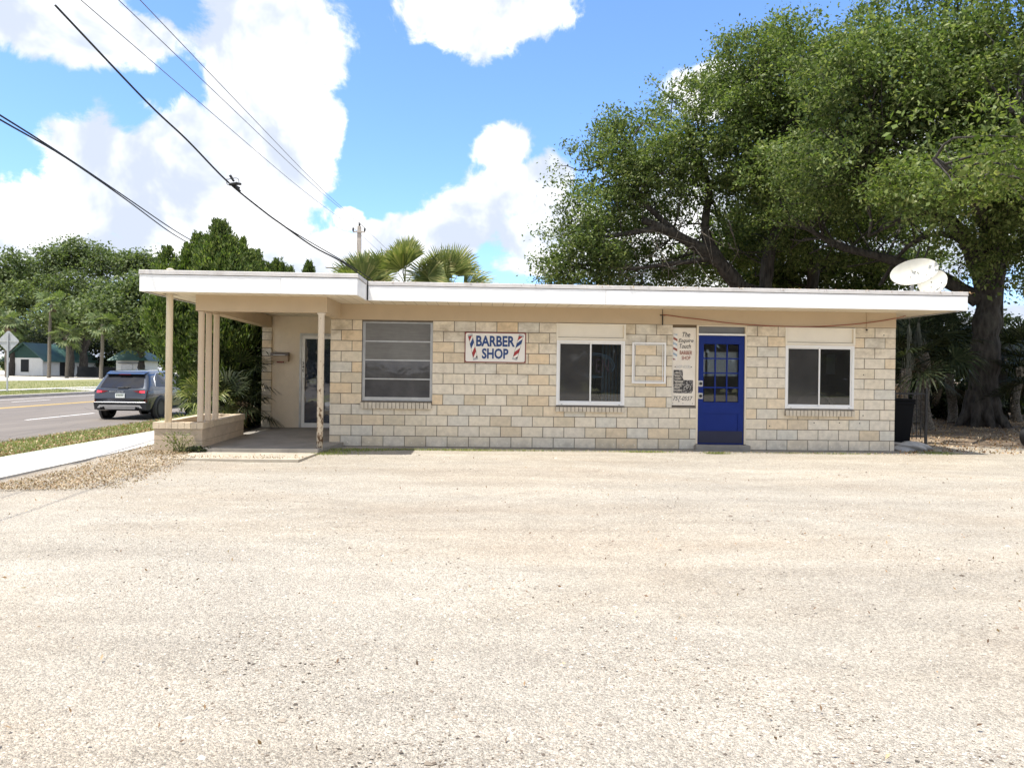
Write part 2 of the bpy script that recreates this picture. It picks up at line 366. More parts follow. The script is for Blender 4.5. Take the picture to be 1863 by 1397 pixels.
M['pebble'] = leafmat('pebble', [(0, (.07, .06, .05)), (.14, (.20, .16, .125)), (.30, (.36, .305, .24)), (.75, (.45, .39, .32)), (1, (.62, .58, .52))], 0, .9, spec=.1)
M['bark'] = barkmat('oak_bark')
M['palmbark'] = barkmat('palm_bark', (.10, .085, .065), (.25, .22, .18), 14, (1, 1, 1.4))
M['moss'] = pm('spanish_moss', (.11, .115, .09), .95, var=.2)
M['wire'] = pm('wire', (.016, .016, .018), .6)
M['thinwire'] = pm('thin_wire', (.17, .17, .18), .5)
M['polec'] = pm('pole_concrete', (.46, .41, .36), .85, var=.12)
M['galv'] = pm('galvanised', (.46, .47, .48), .45, metal=.4, var=.1)
M['dish'] = pm('dish_white', (.64, .62, .55), .55, var=.08, vs=3, dirt=.4, dirtc=(.50, .46, .32))
M['greenroof'] = pm('green_metal_roof', (.06, .125, .10), .5, var=.25, vs=.5)
M['greengable'] = pm('dark_green_siding', (.022, .065, .055), .7)
M['bwhite'] = pm('white_painted_wall', (.72, .72, .70), .7, var=.06, vs=.6, dirt=.15)
M['fence'] = pm('dark_fence', (.018, .02, .022), .8)
M['plastic'] = pm('bin_plastic', (.006, .0065, .008), .75, spec=.1)
M['bag'] = pm('grey_tarp', (.34, .33, .32), .5, var=.2, vs=9)
M['rubber'] = pm('rubber', (.018, .018, .019), .75)
M['mailbox'] = pm('mailbox_tan', (.36, .27, .18), .55)
M['mailtop'] = pm('mailbox_flap', (.12, .10, .085), .35, metal=.3)
def carpaint():
    s = Mt('dark_blue_car_paint'); s.p(Base_Color=(.032, .040, .056), Roughness=.3, Metallic=.4); s.b.inputs['Coat Weight'].default_value = 1; s.b.inputs['Coat Roughness'].default_value = .03; return s.m
M['car'] = carpaint()
M['carglass'] = (lambda s: (s.p(Base_Color=(.018, .018, .022), Roughness=.06), s.m)[1])(Mt('dark_car_glass'))
M['cladding'] = pm('grey_plastic', (.045, .047, .052), .6)
M['silver'] = pm('silver_trim', (.60, .61, .63), .3, metal=.6)
M['lens'] = pm('red_lens', (.16, .008, .012), .15)
def lit():
    s = Mt('lit_brake_lamp'); s.p(Base_Color=(.5, .02, .03), Roughness=.2); s.b.inputs['Emission Color'].default_value = (1, .03, .05, 1); s.b.inputs['Emission Strength'].default_value = .9; return s.m
M['lit'] = lit()
M['plate'] = pm('plate_white', (.78, .80, .78), .4)
M['plategreen'] = pm('plate_green', (.12, .17, .12), .5)
M['neonblue'] = pm('neon_tube_blue', (.40, .58, .80), .3)
M['neonred'] = pm('neon_tube_red', (.42, .27, .33), .3)
# ------------------------------------------------------------------ builders
WL = {}                                   # world position of each object's origin (roots are unrotated while they are built)
def tag(o, label=None, cat=None, group=None, kind=None):
    if label: o['label'] = label
    if cat: o['category'] = cat
    if group: o['group'] = group
    if kind: o['kind'] = kind
    return o
def thing(name, loc, label, cat, group=None):
    o = bpy.data.objects.new(name, None); col.objects.link(o); o.empty_display_size = .2
    o.location = loc; WL[o] = Vector(loc); return tag(o, label, cat, group)
def link(name, me, parent=None):
    o = bpy.data.objects.new(name, me); col.objects.link(o)
    if parent is not None: o.parent = parent
    WL[o] = WL[parent] if parent is not None else Vector((0, 0, 0))
    return o
class MB:
    def __init__(s): s.v = []; s.f = []; s.mi = []; s.sm = []; s.mats = []
    def mid(s, m):
        if m not in s.mats: s.mats.append(m)
        return s.mats.index(m)
    def add(s, vs, fs, m, smooth=False):
        b = len(s.v); k = s.mid(m); s.v += [Vector(v) for v in vs]
        for f in fs: s.f.append(tuple(i+b for i in f)); s.mi.append(k); s.sm.append(smooth)
        return s
    def box(s, a, b, m, bev=0):
        (x0, y0, z0), (x1, y1, z1) = a, b
        if bev:
            bm = bmesh.new(); bmesh.ops.create_cube(bm, size=1)
            for v in bm.verts: v.co = Vector(((x0+x1)/2+v.co.x*(x1-x0), (y0+y1)/2+v.co.y*(y1-y0), (z0+z1)/2+v.co.z*(z1-z0)))
            bmesh.ops.bevel(bm, geom=bm.edges[:], offset=bev, segments=1, affect='EDGES')
            bm.verts.index_update(); s.add([v.co.copy() for v in bm.verts], [[v.index for v in f.verts] for f in bm.faces], m); bm.free(); return s
        return s.add([(x0, y0, z0), (x1, y0, z0), (x1, y1, z0), (x0, y1, z0), (x0, y0, z1), (x1, y0, z1), (x1, y1, z1), (x0, y1, z1)],
                     [(0, 3, 2, 1), (4, 5, 6, 7), (0, 1, 5, 4), (1, 2, 6, 5), (2, 3, 7, 6), (3, 0, 4, 7)], m)
    def prism(s, poly, z0, z1, m):         # poly of (x, y), counter-clockwise from above
        n = len(poly)
        return s.add([(x, y, z0) for x, y in poly]+[(x, y, z1) for x, y in poly],
                     [tuple(range(n))[::-1], tuple(range(n, 2*n))]+[(i, (i+1) % n, n+(i+1) % n, n+i) for i in range(n)], m)
    def plate(s, poly, y, m, t=0):         # poly of (x, z) facing -Y, thickness t behind it
        n = len(poly)
        if not t: return s.add([(x, y, z) for x, z in poly], [tuple(range(n))], m)
        return s.add([(x, y, z) for x, z in poly]+[(x, y+t, z) for x, z in poly],
                     [tuple(range(n)), tuple(range(n, 2*n))[::-1]]+[((i+1) % n, i, n+i, n+(i+1) % n) for i in range(n)], m)
    def rect(s, x0, z0, x1, z1, y, m, t=.004): return s.box((x0, y, z0), (x1, y+t, z1), m)
    def tube(s, pts, r, m, seg=8, cap=True, smooth=True):
        pts = [Vector(p) for p in pts]; n = len(pts); rr = r if isinstance(r, (list, tuple)) else [r]*n
        vs = []; ref = None
        for i, p in enumerate(pts):
            t = (pts[min(i+1, n-1)]-pts[max(i-1, 0)]).normalized()
            if ref is None: ref = t.orthogonal().normalized()
            ref = (ref-t*ref.dot(t)); ref = ref.normalized() if ref.length > 1e-6 else t.orthogonal().normalized()
            bb = t.cross(ref)
            for k in range(seg):
                a = 2*math.pi*k/seg; vs.append(p+(ref*math.cos(a)+bb*math.sin(a))*rr[i])
        fs = [(i*seg+k, i*seg+(k+1) % seg, (i+1)*seg+(k+1) % seg, (i+1)*seg+k) for i in range(n-1) for k in range(seg)]
        s.add(vs, fs, m, smooth)
        if cap: s.add(vs[:seg], [tuple(range(seg))[::-1]], m); s.add(vs[-seg:], [tuple(range(seg))], m)
        return s
    def lathe(s, prof, c, m, axis=(0, 0, 1), seg=24, smooth=True):
        a = Vector(axis).normalized(); e1 = a.orthogonal().normalized(); e2 = a.cross(e1); c = Vector(c)
        vs = [c+a*h+(e1*math.cos(2*math.pi*k/seg)+e2*math.sin(2*math.pi*k/seg))*r for r, h in prof for k in range(seg)]
        fs = [(i*seg+k, i*seg+(k+1) % seg, (i+1)*seg+(k+1) % seg, (i+1)*seg+k) for i in range(len(prof)-1) for k in range(seg)]
        return s.add(vs, fs, m, smooth)
    def build(s, name, parent=None):
        off = WL[parent] if parent is not None else Vector((0, 0, 0))
        me = bpy.data.meshes.new(name); me.from_pydata([v-off for v in s.v], [], s.f)
        for k in s.mats: me.materials.append(M[k])
        me.polygons.foreach_set('material_index', s.mi); me.polygons.foreach_set('use_smooth', s.sm); me.update()
        return link(name, me, parent)
def npmesh(name, V, mat, parent=None, nv=4, smooth=False):
    off = WL[parent] if parent is not None else Vector((0, 0, 0))
    V = (np.asarray(V, dtype=np.float32).reshape(-1, 3)-np.array(off, dtype=np.float32)); n = len(V); k = n//nv
    me = bpy.data.meshes.new(name); me.vertices.add(n); me.vertices.foreach_set('co', V.ravel())
    me.loops.add(n); me.loops.foreach_set('vertex_index', np.arange(n, dtype=np.int32))
    me.polygons.add(k); me.polygons.foreach_set('loop_start', np.arange(k, dtype=np.int32)*nv)
    me.polygons.foreach_set('loop_total', np.full(k, nv, dtype=np.int32))
    me.materials.append(M[mat]); me.update(calc_edges=True); me.validate()
    return link(name, me, parent)
def unit(a): return a/np.maximum(np.linalg.norm(a, axis=-1, keepdims=True), 1e-9)
def leafquads(C, size, axis=None, aspect=.5, upn=.6, jitter=.8, axw=0.):
    """rhombic leaves at points C; axis is a preferred direction, upn how far the leaf faces the sky"""
    n = len(C); d = rng.normal(size=(n, 3))*jitter
    if axis is not None: d = d+axis*axw
    d = unit(d); nn = rng.normal(size=(n, 3)); nn[:, 2] += upn*2.0; nn = unit(nn)
    sd_ = unit(np.cross(nn, d)); ln = (size*rng.uniform(.65, 1.35, n))[:, None] if np.isscalar(size) else size[:, None]
    nn2 = np.cross(d, sd_); w2 = ln*aspect*.5
    return np.stack([C-d*ln*.5, C+sd_*w2+nn2*ln*.06, C+d*ln*.5, C-sd_*w2+nn2*ln*.06], axis=1)
def blobpoints(blobs, n, shell=.45):
    """n points in ellipsoids (cx,cy,cz,rx,ry,rz), more towards the outside"""
    vol = np.array([b[3]*b[4]*b[5] for b in blobs])**.75; k = rng.choice(len(blobs), n, p=vol/vol.sum())
    B = np.array(blobs)[k]; d = unit(rng.normal(size=(n, 3))); r = rng.uniform(0, 1, n)**shell
    return B[:, :3]+d*r[:, None]*B[:, 3:], d
def crown(blobs, nclus, per, spread, size, mat, name, parent, shell=.4, aspect=.5, flat=.6, lo=None, fill=0, sup=1):
    C, d = blobpoints(blobs, nclus//sup, shell)
    if sup > 1: C = np.repeat(C, sup, 0)+rng.normal(size=(len(C)*sup, 3))*np.array([spread*1.5, spread*1.5, spread*.8]); d = np.repeat(d, sup, 0)
    if lo is not None: keep = C[:, 2] > lo; C = C[keep]; d = d[keep]
    P = np.repeat(C, per, axis=0)+rng.normal(size=(len(C)*per, 3))*np.array([spread, spread, spread*flat])*rng.uniform(.5, 1.3, (len(C)*per, 1))
    ax = np.repeat(d, per, axis=0)
    Q = leafquads(P, size, ax, aspect, .8, .8, .5)
    if fill:                                # deeper foliage that closes the middle of the crown
        B = [(*b[:3], b[3]*.8, b[4]*.8, b[5]*.8) for b in blobs]; I, d2 = blobpoints(B, fill, .5)
        if lo is not None: I = I[I[:, 2] > lo]
        I = np.repeat(I, 6, 0)+rng.normal(size=(len(I)*6, 3))*spread*.6; Q = np.concatenate([Q, leafquads(I, size*1.5, None, .6, .5)])
    npmesh(name, Q, mat, parent); return C
def bez(p, q, sag=0., n=7, wob=0.):
    p, q = Vector(p), Vector(q); o = []
    for i in range(n):
        t = i/(n-1); v = p.lerp(q, t); v.z += sag*4*t*(1-t)
        if 0 < i < n-1: v += Vector(rng.normal(size=3))*wob
        o.append(v)
    return o
def bend(pts, n=4):                        # smooth a few control points
    P = [Vector(p) for p in pts]; P = [2*P[0]-P[1]]+P+[2*P[-1]-P[-2]]; o = []
    for i in range(1, len(P)-2):
        for k in range(n):
            t = k/n; a, b, c, d = P[i-1:i+3]
            o.append(.5*((2*b)+(c-a)*t+(2*a-5*b+4*c-d)*t*t+(3*b-a-3*c+d)*t**3))
    o.append(P[-2]); return o
def taper(n, a, b): return [a+(b-a)*i/(n-1) for i in range(n)]
def text(mb, s, x0, z0, x1, z1, y, mat, shear=0., bold=0., ext=.002):
    """letters as thin solid shapes filling a box on a wall facing -Y"""
    c = bpy.data.curves.new('lettering', 'FONT'); c.body = s; c.shear = shear; c.offset = bold; c.resolution_u = 3; c.extrude = .01
    o = bpy.data.objects.new('lettering', c); col.objects.link(o); dg = bpy.context.evaluated_depsgraph_get()
    me = o.evaluated_get(dg).to_mesh(); vs = [v.co.copy() for v in me.vertices]; fs = [tuple(p.vertices) for p in me.polygons]
    xs = [v.x for v in vs]; ys = [v.y for v in vs]; a, b, e, f = min(xs), max(xs), min(ys), max(ys)
    mb.add([(x0+(v.x-a)/(b-a)*(x1-x0), y-ext*(v.z/.01*.5+.5), z0+(v.y-e)/(f-e)*(z1-z0)) for v in vs], fs, mat)
    o.evaluated_get(dg).to_mesh_clear(); bpy.data.objects.remove(o); bpy.data.curves.remove(c)

# ------------------------------------------------------------------ ground, road, pavements
def sheet(name, poly, z, mat, kind='structure', label=None):
    mb = MB(); n = len(poly); mb.add([(x, y, z) for x, y in poly], [tuple(range(n))], mat); o = mb.build(name); o['kind'] = kind
    if label: o['label'] = label
    return o
def slab(name, poly, z0, z1, mat, label=None):
    mb = MB(); mb.prism(poly, z0, z1, mat); o = mb.build(name); o['kind'] = 'structure'
    if label: o['label'] = label
    return o
sheet('ground', [(-900, -300), (900, -300), (900, 1500), (-900, 1500)], -.40, 'grassg')
sheet('road', [(-23.3, -120), (-7.8, -120), (-7.8, 400), (-23.3, 400)], -.30, 'asphalt', label='grey two way road beside the shop')
mb = MB(); mb.add([(-4.62, -120, -.02), (-4.62, 400, -.02), (-7.95, 400, -.29), (-7.95, -120, -.29)], [(0, 1, 2, 3)], 'grassg'); mb.build('grass_verge_ground')['kind'] = 'structure'
slab('sidewalk', [(-4.62, -120), (-3.2, -120), (-3.28, 400), (-4.62, 400)], -.4, .005, 'walk', 'pale concrete sidewalk between verge and lot')
slab('soil', [(-3.2, .0), (900, .0), (900, 1500), (-3.28, 1500)], -.4, -.012, 'soil')
# gravel lot: a gently uneven sheet
nx, ny = 96, 84
X = np.linspace(0, 1, nx); Yg = np.linspace(0, 1, ny)
mb = MB(); gx = -3.2+X**1.5*63; gy = 1.2-40*Yg**1.3
vs = []
for y in gy:
    for x in gx:
        h = .018*math.sin(x*1.1+y*.7)+.014*math.sin(x*.5-y*1.7+1)+.01*math.sin(x*3.1+y*2.3)
        near = min(1, max(0, (-.9-y)/1.6)); vs.append((x, y, -.006+h*near*.6-.012*near))
mb.add(vs, [(j*nx+i+1, j*nx+i, (j+1)*nx+i, (j+1)*nx+i+1) for j in range(ny-1) for i in range(nx-1)], 'gravel', True)
tag(mb.build('gravel_lot'), 'pale crushed shell parking lot in front of the shop', kind='structure')
mb = MB(); mb.add([(-23.6, -120, -.17), (-23.6, 400, -.17), (-27.5, 400, -.04), (-27.5, -120, -.04), (-45, 400, .0), (-45, -120, .0)], [(0, 1, 2, 3), (3, 2, 4, 5)], 'grassg'); mb.build('far_verge_ground')['kind'] = 'structure'
slab('far_kerb', [(-23.65, -120), (-23.2, -120), (-23.2, 400), (-23.65, 400)], -.4, -.15, 'kerb')
slab('far_sidewalk', [(-27.6, -120), (-26.3, -120), (-26.3, 400), (-27.6, 400)], -.3, -.025, 'walk')
slab('driveway', [(-26.3, 36.2), (-23.15, 35.2), (-23.15, 41), (-26.3, 39.8)], -.3, -.06, 'walk')
slab('far_gravel_lot', [(-220, -100), (-45, -100), (-45, 260), (-220, 260)], -.35, .01, 'farlot')
mb = MB()
for y in range(-100, 300, 1):
    if (y+98.5) % 12 < 4: mb.box((-11.99, y, -.299), (-11.87, y+1.0, -.295), 'wline')
    if (y+98) % 12 < 3: mb.box((-20.21, y, -.299), (-20.09, y+1.0, -.295), 'wline')
mb.box((-22.0, -100, -.299), (-21.87, 300, -.295), 'wline')
mb.box((-17.0, -100, -.299), (-16.88, 300, -.295), 'yline'); mb.box((-17.28, -100, -.299), (-17.16, 300, -.295), 'yline')
mb.build('road_markings')['kind'] = 'structure'
slab('porch_slab', [(-1.95, -1.34), (.10, -1.34), (.27, -.0), (.0, .0), (.0, 3.4), (-2.36, 3.4), (-2.16, 1.4)], -.05, .075, 'conc', 'grey concrete porch floor')
slab('entry_pad', [(-2.12, -2.28), (.02, -2.3), (.10, -1.34), (-1.95, -1.34)], -.05, .014, 'pad', 'sunlit concrete pad before the porch')
slab('apron_strip', [(.275, -.52), (11.6, -.50), (11.75, .1), (.275, .1)], -.05, -.002, 'conc', 'narrow concrete strip along the front wall')

# ------------------------------------------------------------------ the shop
CO = .2005; WX = 10.95; WT = 2.406
shop = thing('barber_shop_building', (0, 0, 0), 'low tan block barber shop with flat white fascia roof and corner porch', 'building')
OPEN = [(.593, .868, 1.938, WT), (4.31, .825, 5.632, WT), (6.553, .83, 7.028, WT), (7.028, -.02, 8.012, WT), (8.77, .812, 10.131, WT)]
mb = MB()
xs = sorted({0.012, WX-.012, *[o[0] for o in OPEN], *[o[2] for o in OPEN]}); zs = sorted({-.02, WT, *[o[1] for o in OPEN]})
for i in range(len(xs)-1):
    for j in range(len(zs)-1):
        cx, cz = (xs[i]+xs[i+1])/2, (zs[j]+zs[j+1])/2
        if any(o[0] < cx < o[2] and o[1] < cz < o[3] for o in OPEN): continue
        mb.box((xs[i], .006, zs[j]), (xs[i+1], .20, zs[j+1]), 'mortar')
def course(mb, x0, x1, z0, z1, half, yf=0., depth=.05, bw=.4064, ends=(True, True), J=.0062):
    x = x0; first = True
    while x < x1-.02:
        wd = bw/2 if (first and half) else bw
        e = min(x+wd, x1)
        if x1-e < .07: e = x1
        a = x+(0 if first and ends[0] else J); b = e-(0 if e >= x1 and ends[1] else J)
        j = rng.uniform(-.0012, .0012)
        mb.box((a, yf+j, z0+J), (b, yf+depth, z1-J), 'block', .003); first = False; x = e
for r in range(12):
    z0, z1 = r*CO, (r+1)*CO; half = r % 2 == 0
    if r < 4: segs = [(0, 7.028, half), (8.012, WX, not half)]
    else: segs = [(0, .593, half), (1.938, 4.31, half), (5.632, 6.553, not half), (8.012, 8.77, not half), (10.131, WX, half)]
    for a, b, h in segs: course(mb, a, b, z0, z1, h)
for k in range(54):                        # drilled and plugged holes along the bottom course
    x = .14+k*.2032
    if 6.98 < x < 8.06: continue
    cx, cz = x+rng.uniform(-.015, .015), .075+rng.uniform(-.006, .006)
    mb.add([(cx+.011*math.cos(a), -.0035, cz+.011*math.sin(a)) for a in np.linspace(0, 2*math.pi, 9)[:-1]], [tuple(range(8))[::-1]], 'plug')
for px, py in ((1481, 769), (1527, 769), (1564, 770), (1571, 682), (1570, 756), (1608, 610), (1180, 798), (1235, 730), (1400, 775)):   # old screw holes
    p = aty(px, py, 0); q = .012
    mb.add([(p.x+q*math.cos(a), -.003, p.z+q*math.sin(a)) for a in np.linspace(0, 2*math.pi, 9)[:-1]], [tuple(range(8))[::-1]], 'ink')
mb.build('block_wall', shop)
mb = MB()                                   # side and back walls, floor and ceiling
mb.box((WX-.2, .2, -.02), (WX, 7.2, 2.7), 'stucco'); mb.box((.0, .2, -.02), (.2, 3.4, 2.7), 'porchwall')
BW = (8.55, 1.42, 10.35, 2.14)
mb.box((-2.33, 7.0, -.02), (BW[0], 7.2, 2.7), 'stucco'); mb.box((BW[2], 7.0, -.02), (WX-.2, 7.2, 2.7), 'stucco')
mb.box((BW[0], 7.0, -.02), (BW[2], 7.2, BW[1]), 'stucco'); mb.box((BW[0], 7.0, BW[3]), (BW[2], 7.2, 2.7), 'stucco')
mb.box((-2.33, 3.6, -.02), (-2.13, 7.0, 2.7), 'stucco'); mb.build('side_wall', shop)
mb = MB(); mb.box((.2, .2, .03), (WX-.2, 7.0, .075), 'dark'); mb.box((.2, .2, 2.62), (WX-.2, 7.0, 2.69), 'room')
mb.box((3.6, .4, .075), (3.68, 7.0, 2.62), 'room'); mb.build('interior', shop)
mb = MB(); mb.box((BW[0], 7.05, BW[1]), (BW[2], 7.07, BW[3]), 'frost'); fr_ = mb.build('back_window', shop)
for x in (BW[0], (BW[0]+BW[2])/2-.09, BW[2]-.05): mb = MB(); mb.box((x, 7.0, BW[1]), (x+.06, 7.049, BW[3]), 'whiteframe'); mb.build('mullion', fr_)
mb = MB(); mb.box((0, -.006, WT+.002), (WX, .2, 2.70), 'stucco'); mb.build('lintel_band', shop)
# porch back wall with its opening, and the block pier
mb = MB(); DX0, DX1, DZ = -1.455, -.50, 2.305
mb.box((-2.105, 3.4, -.02), (DX0, 3.6, 2.70), 'porchwall'); mb.box((DX1, 3.4, -.02), (.0, 3.6, 2.70), 'porchwall'); mb.box((DX0, 3.4, DZ), (DX1, 3.6, 2.70), 'porchwall')
mb.build('porch_wall', shop)
mb = MB(); mb.box((-2.32, 3.365, -.02), (-2.115, 3.6, 2.50), 'mortar')
for r in range(13): mb.box((-2.33, 3.35, .075+r*.1868+.006), (-2.105, 3.62, .075+(r+1)*.1868-.006), 'block', .006)
mb.build('pier', shop)

# roof
XR, XL, XS = 11.76, -2.72, .82
mb = MB(); mb.prism([(XS, -.86), (XR-.03, -.86), (XR-.03, 7.9), (XL+.03, 7.9), (XL+.03, -1.76), (XS-.03, -1.76), (XS-.03, -.86)], 2.72, 2.985, 'rooftop'); roof = mb.build('roof', shop)
mb = MB(); z = 2.702
hole = (-2.56, -1.12)
mb.prism([(XS, -.868), (XR-.03, -.868), (XR-.03, 7.9), (XS, 7.9)], z, 2.718, 'soffit')
mb.prism([(XL+.03, -1.768), (-2.62, -1.768), (-2.62, 7.9), (XL+.03, 7.9)], z, 2.718, 'soffit'); mb.prism([(-2.38, -1.768), (XS-.03, -1.768), (XS-.002, 7.9), (-2.38, 7.9)], z, 2.718, 'soffit')
mb.prism([(-2.62, -1.768), (-2.38, -1.768), (-2.38, -1.33), (-2.62, -1.33)], z, 2.718, 'soffit'); mb.prism([(-2.62, -1.02), (-2.38, -1.02), (-2.38, 7.9), (-2.62, 7.9)], z, 2.718, 'soffit')
mb.build('soffit', roof)
def board(mb, p, q, z0, z1, t, mat, nrm, n=40, wav=.0018):
    """long thin board with slight oil-canning, from p to q"""
    p, q, nn = Vector((*p, 0)), Vector((*q, 0)), Vector((*nrm, 0)); vs = []
    for i in range(n+1):
        b = p.lerp(q, i/n); k = wav*math.sin(i*1.7)+wav*.6*math.sin(i*.61+1)
        vs += [b+Vector((0, 0, z0)), b+nn*t+nn*k*.3+Vector((0, 0, z0+k*.4)), b+nn*t+nn*k+Vector((0, 0, (z0+z1)/2)), b+nn*t+Vector((0, 0, z1)), b+Vector((0, 0, z1))]
    fs = []
    for i in range(n):
        for k in range(4): fs.append((i*5+k, i*5+k+1, i*5+5+k+1, i*5+5+k))
    fs += [(0, 1, 2, 3, 4), tuple(n*5+k for k in (4, 3, 2, 1, 0))]; mb.add(vs, fs, mat)
mb = MB()
board(mb, (XS+.03, -.868), (5.096, -.868), 2.684, 2.945, .032, 'fascia', (0, -1)); board(mb, (5.102, -.868), (XR, -.868), 2.682, 2.943, .034, 'fascia', (0, -1))
board(mb, (XR-.03, 7.9), (XR-.03, -.866), 2.684, 2.945, .032, 'fascia', (1, 0))
board(mb, (XL, -1.768), (-.434, -1.768), 2.684, 2.955, .032, 'fascia', (0, -1)); board(mb, (-.428, -1.768), (XS, -1.768), 2.682, 2.953, .035, 'fascia', (0, -1))
board(mb, (XS-.03, -1.766), (XS-.03, -.866), 2.684, 2.955, .032, 'fascia', (1, 0), 8); board(mb, (XL+.03, -1.766), (XL+.03, 7.9), 2.684, 2.955, .032, 'fascia', (-1, 0))
mb.build('fascia', roof)
mb = MB()
def cap(mb, x0, y0, x1, y1, z): mb.box((x0, y0, z), (x1, y1, z+.062), 'cap', .006); mb.box((x0-.001, y0-.0015, z-.006), (x1+.001, y1+.0015, z+.006), 'cap')
cap(mb, XS+.02, -.9075, XR+.012, -.80, 2.962); cap(mb, XR-.09, -.796, XR+.012, 7.9, 2.962)
cap(mb, XL-.012, -1.8085, XS+.012, -1.70, 2.972); cap(mb, XS-.07, -1.696, XS+.012, -.922, 2.972); cap(mb, XL-.012, -1.696, XL+.09, 7.9, 2.972)
mb.build('roof_edge', roof)
mb = MB(); mb.box((XS+.008, -.912, 2.69), (XS+.028, -.87, 3.02), 'black'); mb.build('corner_strip', roof)  # narrow black strip at the inner corner of the two fascias
# porch beams and columns
mb = MB(); mb.prism([(-2.05, -1.2), (.19, -1.2), (.19, -1.0), (-2.05, -1.0)], 2.43, 2.70, 'stucco')
mb.prism([(.0, -.998), (.188, -.998), (.188, -.008), (.0, -.008)], 2.432, 2.70, 'stucco')
mb.prism([(-2.05, -.998), (-1.85, -.998), (-2.112, 3.348), (-2.325, 3.348)], 2.432, 2.70, 'stucco'); mb.build('porch_beam', shop)
PT = .505
for i, (x, y) in enumerate(((-1.985, -1.10), (-1.962, -.83), (-1.93, -.56))):
    mb = MB(); b = PT if i else PT
    mb.lathe([(.0, b), (.056, b), (.056, b+.02), (.0515, b+.03), (.0515, 2.40), (.06, 2.405), (.06, 2.428), (0, 2.428)], (x, y, 0), 'colpaint', seg=20); mb.build('porch_column', shop)
mb = MB(); mb.lathe([(.0, .05), (.055, .05), (.055, 2.40), (.075, 2.405), (.075, 2.428), (0, 2.428)], (.083, -1.13, 0), 'rusty', seg=20)
o = mb.build('porch_post', shop); o['label'] = 'rusty white post with flaking paint'
for v in o.data.vertices:                  # the post leans a little
    pass

# windows
def sill(parent, x0, x1, z0, z1):
    mb = MB(); n = max(4, round((x1-x0)/.0735)); s_ = (x1-x0)/n
    mb.box((x0+.006, -.045, z0+.006), (x1-.006, .10, z1-.016), 'mortar')
    for i in range(n):
        a, b = x0+i*s_+.0065, x0+(i+1)*s_-.0065
        mb.add([(a, -.062, z0), (b, -.062, z0), (b, .10, z0), (a, .10, z0), (a, -.062, z1-.03), (b, -.062, z1-.03), (b, .10, z1), (a, .10, z1)],
               [(0, 3, 2, 1), (4, 5, 6, 7), (0, 1, 5, 4), (1, 2, 6, 5), (2, 3, 7, 6), (3, 0, 4, 7)], 'sill')
    mb.build('sill', parent)
def wroot(name, label):
    mb = MB(); o = None; return name, label
# awning window, four panes
x0, z0, x1, z1 = OPEN[0]; yb = .06; t = .035
mb = MB(); mb.box((x0, yb, z0), (x0+t, yb+.05, z1-.03), 'alum'); mb.box((x1-t, yb, z0), (x1, yb+.05, z1-.03), 'alum')
mb.box((x0+t, yb, z0), (x1-t, yb+.05, z0+.045), 'alum'); mb.box((x0, yb-.03, z1-.03), (x1, yb+.05, z1+.0), 'mortar'); mb.box((x0+t, yb, z1-.055), (x1-t, yb+.05, z1-.032), 'alum')
win = mb.build('awning_window', shop); win['label'] = 'aluminium window of four stacked panes'
h = (z1-.055-(z0+.045))/4
for k in range(4):
    a = z0+.045+k*h; mb = MB(); ty = .012 if k < 2 else .0
    mb.box((x0+t, yb+.018-ty, a+.0), (x1-t, yb+.036, a+.024), 'alum')
    mb.box((x0+t+.0, yb+.016-ty, a+.024), (x0+t+.018, yb+.036, a+h), 'alum'); mb.box((x1-t-.018, yb+.016-ty, a+.024), (x1-t, yb+.036, a+h), 'alum'); mb.build('sash', win)
    mb = MB(); mb.add([(x0+t+.018, yb+.026-ty, a+.024), (x1-t-.018, yb+.026-ty, a+.024), (x1-t-.018, yb+.030, a+h), (x0+t+.018, yb+.030, a+h)], [(0, 1, 2, 3)], 'jal' if k > 1 else 'jal2'); mb.build('pane', win)
sill(win, .582, 1.932, .722, .866)
